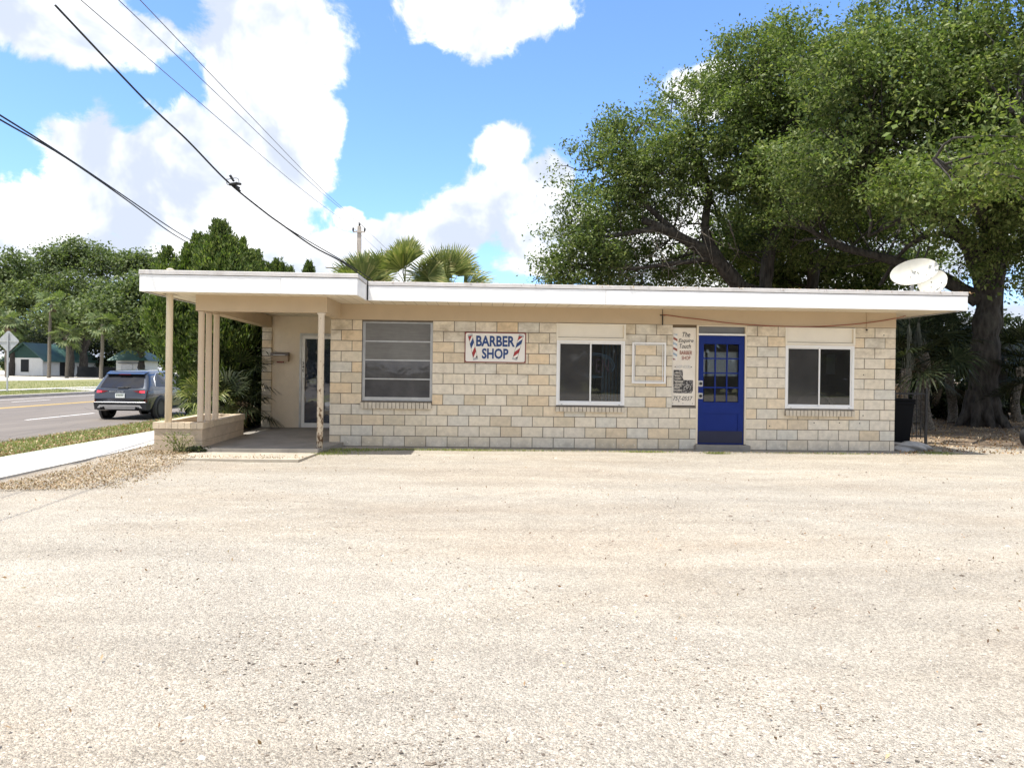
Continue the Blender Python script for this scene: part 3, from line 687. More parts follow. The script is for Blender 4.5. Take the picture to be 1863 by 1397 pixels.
def slider(x0, z0, x1, z1, zs, sx0, sx1, sz0, label):
    mb = MB(); y = -.012
    f = .045
    mb.box((x0, y, z0), (x0+f, .09, zs), 'whiteframe', .004); mb.box((x1-f, y, z0), (x1, .09, zs), 'whiteframe', .004)
    mb.box((x0+f, y, z0), (x1-f, .09, z0+.055), 'whiteframe', .004); mb.box((x0+f, y, zs-.05), (x1-f, .09, zs), 'whiteframe', .004)
    w_ = mb.build('sliding_window', shop); w_['label'] = label
    mb = MB(); a = .027
    mb.box((x0-.01, -.02, zs+.002), (x0+a, .06, z1), 'panelwhite', .003); mb.box((x1-a, -.02, zs+.002), (x1+.01, .06, z1), 'panelwhite', .003)
    mb.box((x0+a, -.02, zs+.002), (x1-a, .06, zs+a+.012), 'panelwhite', .003); mb.box((x0+a, -.02, z1-.022), (x1-a, .06, z1), 'panelwhite', .003)
    mb.box((x0+a, .022, zs+a+.012), (x1-a, .05, z1-.022), 'panelwhite'); mb.box((x0+a, .0205, zs+a+.012), (x1-a, .0215, zs+a+.022), 'mortar'); mb.box((x1-a-.012, .0205, zs+a+.012), (x1-a, .0215, z1-.022), 'cream'); mb.box((x0+.0, -.0135, zs-.012), (x1, -.0125, zs-.003), 'cream'); mb.build('upper_panel', w_)  # thin strips in darker colours paint the shadow lines of the recess
    xm = (x0+x1)/2+.005; g = .028
    for k, (p, q, yy, mt) in enumerate(((x0+f, xm+.02, .028, 'glassscreen'), (xm-.02, x1-f, .008, 'glass'))):
        mb = MB(); za, zb = z0+.055, zs-.05
        mb.box((p, yy, za), (p+g, yy+.018, zb), 'whiteframe', .003); mb.box((q-g, yy, za), (q, yy+.018, zb), 'whiteframe', .003)
        mb.box((p+g, yy, za), (q-g, yy+.018, za+g), 'whiteframe'); mb.box((p+g, yy, zb-g), (q-g, yy+.018, zb), 'whiteframe'); s_ = mb.build('sash', w_)
        mb = MB(); mb.box((p+g, yy+.007, za+g), (q-g, yy+.011, zb-g), mt); mb.build('pane', w_)
    mb = MB(); mb.box((x0+f+.01, -.016, z0+.012), (x1-f-.01, -.0125, z0+.03), 'whiteframe')
    for x in (x0+.09, x1-.12): mb.box((x, -.019, z0+.016), (x+.035, -.0165, z0+.023), 'ink')
    mb.build('track', w_); sill(w_, sx0, sx1, sz0, z0-.004)
    return w_
slider(4.31, .825, 5.632, 2.398, 2.085, 4.297, 5.636, .702, 'white sliding window with a neon sign behind it')
slider(8.77, .812, 10.131, 2.394, 2.055, 8.762, 10.133, .672, 'white sliding window at the end of the wall')
# neon sign hanging inside (switched off)
nx0 = thing('neon_open_sign', (5.15, .16, 1.5), 'unlit neon OPEN sign with blue ring hanging behind the window glass', 'neon sign')
mb = MB(); ring = [(5.06+.40*math.cos(a), .17, 1.60+.235*math.sin(a)) for a in np.linspace(-.55, 2*math.pi-1.1, 40)]; mb.tube(ring, .010, 'neonblue', 6)
ring = [(5.06+.355*math.cos(a), .17, 1.60+.20*math.sin(a)) for a in np.linspace(-.4, 2*math.pi-1.3, 40)]; mb.tube(ring, .007, 'neonblue', 6); mb.build('ring_tube', nx0)
mb = MB(); text(mb, 'OPEN', 4.78, 1.47, 5.35, 1.73, .165, 'neonred', .0, -.012, .01); mb.build('lettering', nx0)
mb = MB(); mb.tube([(5.1, .2, 1.36), (5.08, .22, 1.2), (5.16, .24, 1.05), (5.2, .25, .95)], .006, 'wire', 5); mb.build('cord', nx0); mb = MB(); mb.tube([(4.9, .18, 1.83), (5.0, .18, 2.6)], .003, 'wire', 4); mb.build('hanging_chain', nx0); mb = MB(); mb.tube([(5.2, .18, 1.83), (5.1, .18, 2.6)], .003, 'wire', 4); mb.build('hanging_chain', nx0)
dk = thing('counter', (5.0, .7, .076), 'low brown counter seen through the open sign window', 'counter')
mb = MB(); mb.box((3.75, .6, .86), (6.1, 1.2, .90), 'deadpalm', .01); mb.build('top', dk)
mb = MB(); mb.box((3.78, .66, .076), (6.06, 1.14, .859), 'cream'); mb.build('front_panel', dk)

# things seen dimly through the panes
vb = thing('vertical_blind', (5.45, .5, 2.05), 'grey green vertical blind at the side of the window with the neon sign', 'blind'); mb = MB()
for k in range(6): x = 5.26+k*.066; mb.add([(x, .48, .9), (x+.055, .52, .9), (x+.055, .52, 2.03), (x, .48, 2.03)], [(0, 1, 2, 3)], 'signpale')
mb.build('slats', vb); mb = MB(); mb.box((5.2, .47, 2.035), (5.68, .53, 2.07), 'alum'); mb.build('rail', vb)
ch = thing('waiting_chair', (9.95, 1.5, .076), 'dark upholstered chair with pale rim seen through the end window', 'chair'); mb = MB()
arc = [(9.95+.40*math.cos(a), 1.30, .78+.30*math.sin(a)) for a in np.linspace(.0, math.pi, 15)]
mb.tube(arc, .03, 'panelwhite', 8); mb.build('back_rim', ch); mb = MB(); mb.plate([(x, z) for x, y, z in arc][::-1], 1.305, 'ink', .07); mb.build('backrest', ch)
mb = MB(); mb.box((9.57, 1.37, .44), (10.33, 1.95, .58), 'ink', .04); mb.build('seat', ch)
for lx in (9.62, 10.25):
    for ly in (1.42, 1.88): mb = MB(); mb.box((lx, ly, .076), (lx+.04, ly+.04, .438), 'steel'); mb.build('leg', ch)
nt_ = thing('wall_notice', (10.74, 2.2, 1.6), 'pale paper notice on the wall inside the end window', 'notice'); mb = MB(); mb.box((10.735, 2.0, 1.5), (10.747, 2.4, 1.95), 'signwhite'); mb.build('sheet', nt_)
# blue door
x0, x1, zb, zt = 7.028, 8.012, .0, WT
mb = MB(); mb.box((x0+.0, .005, .105), (x0+.038, .15, zt), 'cream', .003); mb.box((x1-.032, .005, .105), (x1, .15, zt), 'cream', .003)
mb.box((x0+.038, .005, 2.212), (x1-.032, .15, 2.246), 'whiteframe', .003); mb.box((x0+.038, .005, zt-.022), (x1-.032, .15, zt), 'cream', .003)
door = mb.build('blue_door', shop); door['label'] = 'blue door with twelve small panes and a frame'
mb = MB(); mb.box((x0+.038, .06, 2.246), (x1-.032, .07, zt-.022), 'jal'); mb.build('transom_pane', door)
mb = MB(); mb.box((x0-.03, -.13, -.02), (x1+.05, .15, .095), 'conc', .008); mb.build('threshold', door)
dx0, dx1, dz0, dz1 = x0+.043, x1-.037, .104, 2.205; yd = .035
gx0, gx1, gz0, gz1 = 7.178, 7.868, .92, 2.045     # glazed area
mb = MB(); B = 'blue'
mb.box((dx0, yd, dz0), (gx0, yd+.042, dz1), B); mb.box((gx1, yd, dz0), (dx1, yd+.042, dz1), B)
mb.box((gx0, yd, gz1), (gx1, yd+.042, dz1), B); mb.box((gx0, yd, .70), (gx1, yd+.042, gz0), B); mb.box((gx0, yd, dz0), (gx1, yd+.042, .33), B)
mb.box((gx0, yd+.014, .33), (gx1, yd+.040, .70), B)
cw = (gx1-gx0)/3; rh = (gz1-gz0)/4
for i in (1, 2): mb.box((gx0+i*cw-.013, yd+.004, gz0), (gx0+i*cw+.013, yd+.036, gz1), B)
for j in (1, 2, 3):
    for i in range(3): mb.box((gx0+i*cw+(.013 if i else 0), yd+.004, gz0+j*rh-.013), (gx0+(i+1)*cw-(.013 if i < 2 else 0), yd+.036, gz0+j*rh+.013), B)
leaf = mb.build('door_leaf', door)
mb = MB()
for i in range(3):
    for j in range(4): mb.box((gx0+i*cw+.013, yd+.016, gz0+j*rh+.013), (gx0+(i+1)*cw-.013, yd+.020, gz0+(j+1)*rh-.013), 'glass')
mb.build('glazing', door)
mb = MB(); mb.box((dx0+.02, yd-.004, dz0+.02), (dx1-.02, yd-.0, dz0+.255), 'darkkick'); mb.build('kick_plate', door)
for z in (1.275, 1.035):
    mb = MB(); mb.box((dx0+.002, yd-.006, z-.058), (dx0+.094, yd, z+.058), 'steel', .002); mb.lathe([(.0, .02), (.022, .02), (.03, .012), (.03, .0)], (dx0+.052, yd-.006, z), 'black', (0, -1, 0), 16)
    mb.build('lock', door)
# glass porch door
mb = MB(); y = 3.37
mb.box((DX0, y, .076), (DX0+.05, y+.09, DZ), 'alum', .003); mb.box((DX1-.05, y, .076), (DX1, y+.09, DZ), 'alum', .003); mb.box((DX0+.05, y, DZ-.05), (DX1-.05, y+.09, DZ), 'alum', .003)
gd = mb.build('glass_door', shop); gd['label'] = 'aluminium framed glass door under the porch'
mb = MB(); a, b = DX0+.052, DX1-.052
mb.box((a, y+.01, .08), (a+.07, y+.055, DZ-.055), 'whiteframe', .003); mb.box((b-.07, y+.01, .08), (b, y+.055, DZ-.055), 'whiteframe', .003)
mb.box((a+.07, y+.01, .08), (b-.07, y+.055, .185), 'whiteframe'); mb.box((a+.07, y+.01, DZ-.13), (b-.07, y+.055, DZ-.055), 'whiteframe'); lf = mb.build('door_leaf', gd)
mb = MB(); mb.box((a+.07, y+.028, .185), (b-.07, y+.034, DZ-.13), 'glassdoor'); mb.build('glazing', gd)
mb = MB(); mb.box((a+.045, y-.05, .98), (a+.075, y-.03, 1.26), 'steel', .004); mb.box((a+.05, y-.03, 1.0), (a+.07, y+.012, 1.02), 'steel'); mb.box((a+.05, y-.03, 1.22), (a+.07, y+.012, 1.24), 'steel'); mb.build('pull_handle', gd)
mb = MB()
for k, ch in enumerate('340'): text(mb, ch, a+.012, 1.56-k*.085, a+.058, 1.63-k*.085, y+.009, 'ink', bold=.01)
mb.build('lettering', gd)
mb = MB(); mb.box((.2, 3.6, .03), (-2.1, 6.9, .07), 'dark'); mb.box((-2.1, 6.0, .07), (.2, 6.1, 2.6), 'dark'); mb.build('hall_wall', shop)
# ------------------------------------------------------------------ signs and wall things
sg = thing('barber_sign', (3.13, 0, 1.62), 'white rectangular BARBER SHOP sign with blue letters and two striped poles', 'sign')
x0, z0, x1, z1 = 2.546, 1.622, 3.716, 2.201
mb = MB(); mb.box((x0, -.022, z0), (x1, -.004, z1), 'signdark', .004); mb.build('border', sg)
mb = MB()
def rrect(x0, z0, x1, z1, r, n=5):
    o = []
    for cx, cz, a in ((x1-r, z1-r, 0), (x0+r, z1-r, 90), (x0+r, z0+r, 180), (x1-r, z0+r, 270)):
        for k in range(n): t = R(a+90*k/(n-1)); o.append((cx+r*math.cos(t), cz+r*math.sin(t)))
    return o[::-1]
mb.plate(rrect(x0+.018, z0+.018, x1-.018, z1-.018, .03)[::-1], -.0255, 'signwhite', .003); mb.build('board', sg)
def spx(u, v):                              # a point of the sign, from the zoomed photo
    return x0+(u-178)/(1585-178)*(x1-x0), z1-(v-178-(u-178)*.018)/(878-178)*(z1-z0)
def quad(mb, pts, y, m): mb.add([(a, y, b) for a, b in (spx(*p) for p in pts)], [tuple(range(len(pts)))], m); 
mb = MB(); yb = -.0275
a, b = spx(440, 495), spx(1330, 272); text(mb, 'BARBER', a[0], a[1]-.012, b[0], b[1]-.005, yb, 'signblue', 0, .032)
a, b = spx(575, 785), spx(1185, 560); text(mb, 'SHOP', a[0], a[1]-.01, b[0], b[1]-.006, yb, 'signblue', 0, .032); mb.build('lettering', sg)
def barberpole(T, B, w):
    """striped pole drawn on the sign between the centres T (top) and B (bottom)"""
    mb = MB(); T, B = Vector(T), Vector(B); ax = B-T; pr = Vector((-ax.y, ax.x)).normalized()*w
    if pr.x < 0: pr = -pr
    def P(u, s): q = T+ax*u+pr*s; return (q.x, q.y)
    def poly(pts, y, m):
        ps = [spx(*P(*p)) for p in pts]; ar = sum(ps[i][0]*ps[(i+1) % len(ps)][1]-ps[(i+1) % len(ps)][0]*ps[i][1] for i in range(len(ps)))
        if ar < 0: ps = ps[::-1]
        mb.plate(ps, y, m)
    poly([(0, -1), (0, 1), (1, 1), (1, -1)], -.0262, 'signwhite')
    for s in (-1, 1): poly([(.04, s-.05), (.04, s+.05), (.96, s+.05), (.96, s-.05)], -.0270, 'ink')
    for lo, m in ((-.16, 'signred'), (.14, 'signblue'), (.50, 'signred'), (.84, 'ink')):
        # a band running from high right to low left
        pts = [(lo+.0, 1), (lo+.20, 1), (lo+.42, -1), (lo+.22, -1)]
        cl = []
        for i in range(4):
            p, q = pts[i], pts[(i+1) % 4]
            for t in np.linspace(0, 1, 9)[:-1]: cl.append((min(.97, max(.05, p[0]+(q[0]-p[0])*t)), p[1]+(q[1]-p[1])*t))
        poly(cl, -.0266, m)
    for u in (0, .94): poly([(u, -1.15), (u, 1.15), (u+.06, 1.15), (u+.06, -1.15)], -.0274, 'signgrey')
    for u in (0, .058, .94, .998): poly([(u, -1.15), (u, 1.15), (u+.008, 1.15), (u+.008, -1.15)], -.0278, 'ink')
    mb.build('barber_pole_emblem', sg)
barberpole((297, 235), (436, 812), 50); barberpole((1480, 250), (1330, 822), 52)

es = thing('shop_hours_board', (6.79, 0, .84), 'tall narrow cream board reading The Esquire Touch with black hours panel', 'sign')
x0, z0, x1, z1 = 6.560, .846, 7.022, 2.352; yb = .035
mb = MB(); mb.box((x0, yb, z0), (x1, yb+.02, z1), 'oldwhite', .002); mb.build('board', es)
mb = MB(); mb.box((x0-.006, yb+.03, z0), (x1+.006, yb+.06, WT), 'mortar'); mb.box((x0-.006, .03, z1+.004), (x1+.006, .064, WT), 'deadpalm'); mb.build('backing', es)
def epx(u, v): return x0+(u-118)/(496-118)*(x1-x0), z1-(v-45)/(1305-45)*(z1-z0)
mb = MB(); y = yb-.002
def et(s, a, b, m, shear=0, bold=0):
    p, q = epx(a[0], b[1]), epx(b[0], a[1]); text(mb, s, p[0], p[1], q[0], q[1], y, m, shear, bold)
et('The', (275, 118), (402, 195), 'ink', .3, .006); et('Esquire', (215, 222), (455, 300), 'ink', .3, .004); et('Touch', (232, 308), (412, 380), 'ink', .3, .006)
et('BARBER', (237, 418), (436, 482), 'brownred', 0, .012); et('SHOP', (268, 504), (410, 566), 'brownred', 0, .012)
et('SHOP HOURS', (182, 652), (412, 705), 'signgrey', 0, -.008); et('757-0557', (138, 1155), (452, 1225), 'ink', .3, .0)
for u in (167, 425):
    p = epx(u, 680); mb.add([(p[0]+.011*math.cos(a), y, p[1]+.011*math.sin(a)) for a in np.linspace(0, 2*math.pi, 9)[:-1]], [tuple(range(8))[::-1]], 'ink')
for u in (135, 298, 450):
    p = epx(u, 1270); mb.add([(p[0]+.008*math.cos(a), y, p[1]+.008*math.sin(a)) for a in np.linspace(0, 2*math.pi, 9)[:-1]], [tuple(range(8))[::-1]], 'ink')
mb.build('lettering', es)
mb = MB(); P = [epx(*q) for q in ((148, 730), (285, 730), (292, 745), (292, 860), (305, 893), (450, 893), (458, 905), (456, 1060), (440, 1100), (400, 1106), (150, 1106), (142, 1095), (142, 740))]
mb.plate(P[::-1], yb-.0015, 'hours'); hp = mb.build('hours_panel', es)
y = yb-.003
for k, d in enumerate(('SUNDAY', 'MONDAY', 'TUESDAY', 'WEDNESDAY', 'THURSDAY', 'FRIDAY', 'SATURDAY')):
    v = 760+k*47; mb = MB(); et(d, (160, v), (160+len(d)*15.5, v+32), 'oldwhite', 0, .004); mb.build('lettering', hp)
mb = MB(); y = yb-.0025; u0, u1 = 132, 196
p0, p1 = epx(u0, 150), epx(u1, 575); mb.rect(p0[0], p1[1], p1[0], p0[1], yb-.0015, 'signwhite', .0012)
for v, m in ((140, 'signpale'), (195, 'brownred'), (275, 'signpale'), (358, 'brownred'), (445, 'signpale'), (540, 'brownred')):
    q = [(u0, v), (u1, v+34), (u1, v+72), (u0, v+38)]
    if v == 540: q = [(u0, 540), (u0+50, 566), (u0, 568)]
    if v == 140: q = [(u0, 150), (u1, 150), (u1, 175), (u0, 155)]
    mb.plate([epx(*p) for p in q][::-1], -.0035+yb, m)
mb.build('barber_pole_emblem', es)

fr = thing('empty_sign_frame', (6.09, 0, 1.25), 'empty white metal sign frame fixed to the blocks beside the hours board', 'sign frame')
x0, z0, x1, z1 = 5.762, 1.262, 6.418, 2.052; mb = MB(); t = .034
mb.box((x0, -.06, z0), (x0+t, -.035, z1), 'whiteframe', .003); mb.box((x1-t, -.06, z0), (x1, -.035, z1), 'whiteframe', .003)
mb.box((x0+t, -.06, z0), (x1-t, -.035, z0+t), 'whiteframe', .003); mb.box((x0+t, -.06, z1-t), (x1-t, -.035, z1), 'whiteframe', .003); mb.build('front_frame', fr)
mb = MB(); q = .05
mb.box((x0+q, -.034, z0+.03), (x0+q+.012, -.004, z1-.03), 'whiteframe'); mb.box((x1-q-.012, -.034, z0+.03), (x1-q, -.004, z1-.03), 'whiteframe')
mb.box((x0+q+.012, -.030, z0+.045), (x1-q-.012, -.004, z0+.057), 'whiteframe'); mb.box((x0+q+.012, -.030, z1-.057), (x1-q-.012, -.004, z1-.045), 'whiteframe'); mb.build('inner_rail', fr)

mbx = thing('mailbox', (-1.9, 3.4, 1.62), 'tan wall mailbox with dark flap beside the glass door', 'mailbox')
mb = MB(); mb.box((-2.10, 3.27, 1.63), (-1.70, 3.398, 1.765), 'mailbox', .006); mb.build('box', mbx)
mb = MB(); mb.add([(-2.105, 3.255, 1.767), (-1.695, 3.255, 1.767), (-1.695, 3.398, 1.767), (-2.105, 3.398, 1.767), (-2.105, 3.265, 1.83), (-1.695, 3.265, 1.83), (-1.695, 3.398, 1.85), (-2.105, 3.398, 1.85)], [(0, 3, 2, 1), (4, 5, 6, 7), (0, 1, 5, 4), (1, 2, 6, 5), (2, 3, 7, 6), (3, 0, 4, 7)], 'mailtop')
mb.box((-2.04, 3.248, 1.772), (-1.76, 3.2545, 1.782), 'steel'); mb.build('flap', mbx)
mb = MB(); mb.box((-1.97, 3.30, 1.60), (-1.82, 3.39, 1.629), 'signdark', .004); mb.build('paper_slot', mbx)

cb = thing('wall_cable', (6.35, 0, 2.42), 'thin dark cable sagging along the band above the blue door', 'cable')
pts = [(6.345, -.03, 2.582), (6.42, -.03, 2.585), (6.75, -.03, 2.545), (7.1, -.03, 2.51), (7.6, -.03, 2.455), (8.05, -.03, 2.425), (8.75, -.034, 2.402), (9.4, -.036, 2.412), (10.1, -.03, 2.468), (10.6, -.03, 2.535), (10.95, -.03, 2.60), (11.2, .1, 2.66)]
mb = MB(); mb.tube(bend(pts), .0085, 'brownred', 6); mb.build('cable_run', cb)
mb = MB(); mb.tube([(6.35, -.012, 2.70), (6.35, -.014, 2.56)], .006, 'wire', 6); mb.tube([(6.35, -.018, 2.56), (6.35, -.018, 2.39)], .011, 'wire', 6); mb.box((6.30, -.03, 2.572), (6.40, -.008, 2.588), 'wire'); mb.build('conduit', cb)
hk = thing('wall_pipe', (10.36, 0, 2.36), 'thin tan conduit running down the band above the right hand window', 'pipe')
mb = MB(); mb.tube([(10.365, -.016, 2.70), (10.365, -.016, 2.37)], .009, 'stucco', 8); mb.build('pipe_run', hk)
mb = MB(); mb.lathe([(0, .012), (.02, .012), (.02, 0)], (10.365, -.006, 2.365), 'ink', (0, -1, 0), 10); mb.build('pipe_end', hk)

# planter and the pole standing in it
pl = thing('brick_planter', (-2.35, -1.2, 0), 'low tan brick planter under the porch columns', 'planter')
mb = MB(); T = .14
outer = [(-2.72, -1.21), (-1.905, -1.21), (-2.07, 1.37), (-2.88, 1.37)]
def ring(mb, o, i, z0, z1, m):
    n = len(o); V = [(x, y, z0) for x, y in o]+[(x, y, z1) for x, y in o]+[(x, y, z0) for x, y in i]+[(x, y, z1) for x, y in i]; f = []
    for k in range(n):
        j = (k+1) % n; f += [(k, j, n+j, n+k), (2*n+j, 2*n+k, 3*n+k, 3*n+j), (n+k, n+j, 3*n+j, 3*n+k), (j, k, 2*n+k, 2*n+j)]
    mb.add(V, f, m)
inner = [(-2.58, -1.06), (-2.055, -1.06), (-2.215, 1.22), (-2.74, 1.22)]
def shr(P, d):
    c = (sum(p[0] for p in P)/4, sum(p[1] for p in P)/4); return [(x+(d if x < c[0] else -d), y+(d if y < c[1] else -d)) for x, y in P]
ring(mb, outer, inner, -.05, .188, 'planter'); ring(mb, shr(outer, .004), inner, .188, .194, 'mortar'); ring(mb, outer, inner, .194, .388, 'planter'); ring(mb, shr(outer, .004), inner, .388, .394, 'mortar'); mb.build('wall', pl)
mb = MB(); co = shr(outer, -.022); n = 40
def wedge(a, b, u0, u1):                    # cap bricks laid across the wall
    pass
for k in range(4):
    A_, B_ = Vector(co[k]), Vector(co[(k+1) % 4]); IA, IB = Vector(shr(inner, .01)[k]), Vector(shr(inner, .01)[(k+1) % 4]); nb_ = max(6, int((B_-A_).length/.1))
    for i in range(nb_):
        a, b = i/nb_+.003/(B_-A_).length, (i+1)/nb_-.003/(B_-A_).length
        j = rng.uniform(-.003, .003)
        P = [A_.lerp(B_, a), A_.lerp(B_, b), IA.lerp(IB, b), IA.lerp(IB, a)]
        mb.prism([(p.x, p.y) for p in P], .394, PT+j-.002, 'plcap')
ring(mb, shr(co, .006), shr(inner, -.004), .394, PT-.012, 'mortar'); mb.build('cap', pl)
mb = MB(); ii = inner; mb.prism(ii, .1, .40, 'soil'); mb.build('earth', pl)
po = thing('sign_pole', (-2.50, -1.18, PT), 'tall cream pole rising from the planter through the porch roof', 'pole')
mb = MB(); mb.lathe([(0, PT), (.057, PT), (.054, 3.0), (.054, 3.115), (0, 3.115)], (-2.50, -1.175, 0), 'polepaint', seg=22); mb.build('shaft', po)
mb = MB(); mb.lathe([(0, 3.116), (.062, 3.116), (.062, 3.135), (.03, 3.15), (0, 3.15)], (-2.50, -1.175, 0), 'polepaint', seg=22); mb.build('top_cap', po)

# satellite dishes on the roof
def dish(name, px, py, dep, rx, rz, label, tilt_az, tilt_el, roll, mast):
    c = atd(px, py, dep); base = Vector((c.x+mast[0], c.y+.28, 2.986))
    t = thing(name, base, label, 'satellite dish', 'satellite dishes on the roof')
    nrm = Vector((math.sin(tilt_az)*math.cos(tilt_el), -math.cos(tilt_az)*math.cos(tilt_el), math.sin(tilt_el)))
    e1 = Vector((0, 0, 1)).cross(nrm).normalized(); e2 = nrm.cross(e1); q = Quaternion(nrm, roll); e1 = q @ e1; e2 = q @ e2
    mb = MB(); nr, ns = 7, 36; vs = []
    for i in range(nr+1):
        r = i/nr
        for k in range(ns):
            a = 2*math.pi*k/ns; vs.append(c+e1*rx*r*math.cos(a)+e2*rz*r*math.sin(a)+nrm*(.10*r*r-.10))
    fs = [(i*ns+k, i*ns+(k+1) % ns, (i+1)*ns+(k+1) % ns, (i+1)*ns+k) for i in range(nr) for k in range(ns)]
    mb.add(vs, fs, 'dish', True); m2 = len(vs)
    rim = [c+e1*rx*s*math.cos(a)+e2*rz*s*math.sin(a)+nrm*h for s, h in ((1, 0), (1.012, -.012), (.985, -.03)) for a in [2*math.pi*k/ns for k in range(ns)]]
    mb.add(rim, [(i*ns+k, i*ns+(k+1) % ns, (i+1)*ns+(k+1) % ns, (i+1)*ns+k) for i in range(2) for k in range(ns)], 'dish', True)
    back = [v-nrm*.012 for v in vs]; mb.add(back, [f[::-1] for f in fs], 'cap', True); mb.build('reflector', t)
    mb = MB(); bc = c-nrm*.24; mb.box(tuple(bc-Vector((.09, .02, .09))), tuple(bc+Vector((.09, .12, .09))), 'black', .01)
    mb.tube([bc+Vector((0, .08, -.05)), Vector((base.x, base.y, bc.z-.15)), base], .032, 'galv', 10); mb.build('mast', t)
    for s, u in ((-.18, -.22), (.12, .1), (.02, -.75), (.42, -.5)):
        mb = MB(); p = c+e1*rx*s+e2*rz*u-nrm*(.10-.10*(s*s+u*u))+nrm*.004; mb.lathe([(.0, .006), (.012, .006), (.012, 0)], p, 'black', nrm, 8); mb.build('bolt', t)
    return t
dish('satellite_dish', 1664, 494, 15.2, .52, .285, 'large white oval satellite dish with leaf shadows, standing in front', R(-10), R(22), R(20), (.12, 0))
dish('satellite_dish', 1697, 513, 15.7, .36, .25, 'smaller white satellite dish half hidden behind the larger one', R(-10), R(22), R(42), (.05, 0))

# bin, gate, tarp, tyre on the right hand side
bn = thing('wheelie_bin', (11.45, .85, 0), 'black plastic wheelie bin standing against the shop side wall', 'bin')
mb = MB(); mb.add([(11.22, .62, .05), (11.62, .62, .05), (11.62, 1.1, .05), (11.22, 1.1, .05), (11.17, .55, .96), (11.68, .55, .96), (11.68, 1.17, .96), (11.17, 1.17, .96)], [(0, 3, 2, 1), (4, 5, 6, 7), (0, 1, 5, 4), (1, 2, 6, 5), (2, 3, 7, 6), (3, 0, 4, 7)], 'plastic')
mb.box((11.15, .53, .90), (11.70, 1.19, .958), 'plastic', .01); mb.build('body', bn)
mb = MB(); mb.box((11.15, .52, .962), (11.70, 1.22, 1.01), 'plastic', .015); mb.tube([(11.2, 1.26, .98), (11.65, 1.26, .98)], .018, 'plastic', 8); mb.build('lid', bn)
for x in (11.19, 11.65): mb = MB(); mb.lathe([(0, -.03), (.1, -.03), (.1, .03), (0, .03)], (x, 1.12, .10), 'rubber', (1, 0, 0), 16); mb.build('wheel', bn)
gt = thing('iron_gate', (12.0, 1.7, 0), 'narrow black iron gate between the bin and the thicket', 'gate')
mb = MB()
for x in (11.72, 12.62): mb.box((x, 1.68, -.02), (x+.045, 1.725, 1.22), 'black')
for z in (.14, 1.08): mb.box((11.765, 1.69, z), (12.62, 1.715, z+.035), 'black')
mb.build('frame', gt); mb = MB()
for k in range(8): mb.tube([(11.86+k*.095, 1.70, .1), (11.86+k*.095, 1.70, 1.17)], .009, 'black', 6)
mb.build('bars', gt)
def lump(name, c, s, mat, seed, label, cat):
    t = thing(name, c, label, cat); bm = bmesh.new(); bmesh.ops.create_icosphere(bm, subdivisions=4, radius=1); r_ = np.random.default_rng(seed)
    ph = r_.uniform(0, 6, (7, 3)); fr2 = r_.uniform(2, 7, (7, 3))
    for v in bm.verts:
        k = 1+sum(.07*math.sin(v.co.dot(Vector(fr2[i]))+ph[i][0]) for i in range(7)); q = v.co*k
        v.co = Vector((q.x*s[0], q.y*s[1], max(-.02, q.z*s[2]+s[2]*.35)))
    bm.verts.index_update(); mb = MB(); mb.add([Vector(c)+v.co for v in bm.verts], [[v.index for v in f.verts] for f in bm.faces], mat, False); bm.free(); mb.build('sheet', t); return t
lump('crumpled_tarp', (11.42, .28, 0), (.40, .18, .13), 'bag', 3, 'crumpled pale grey tarp on the ground at the wall corner', 'tarp')
ty = thing('trailer_tyre', (14.3, .9, 0), 'small black tyre standing at the lot edge under the oak', 'tyre')
c = atd(1876, 795, 15.0); c.z = .25; ty.location = (c.x, c.y, 0); WL[ty] = Vector((c.x, c.y, 0))
def tyre(mb, c, Rr, w, axis, m='rubber'): mb.lathe([(Rr*.62, -w*.42), (Rr*.80, -w*.5), (Rr*.94, -w*.45), (Rr, -w*.3), (Rr, w*.3), (Rr*.94, w*.45), (Rr*.80, w*.5), (Rr*.62, w*.42)], c, m, axis, 32)
mb = MB(); tyre(mb, c, .25, .16, (.25, -1, 0)); mb.build('tread', ty)
mb = MB(); mb.lathe([(0, .02), (.05, .035), (.06, .02), (.13, .0), (.155, .05), (.16, .06), (.16, -.06), (0, -.06)], c, 'steel', (.25, -1, 0), 24); mb.build('rim', ty)

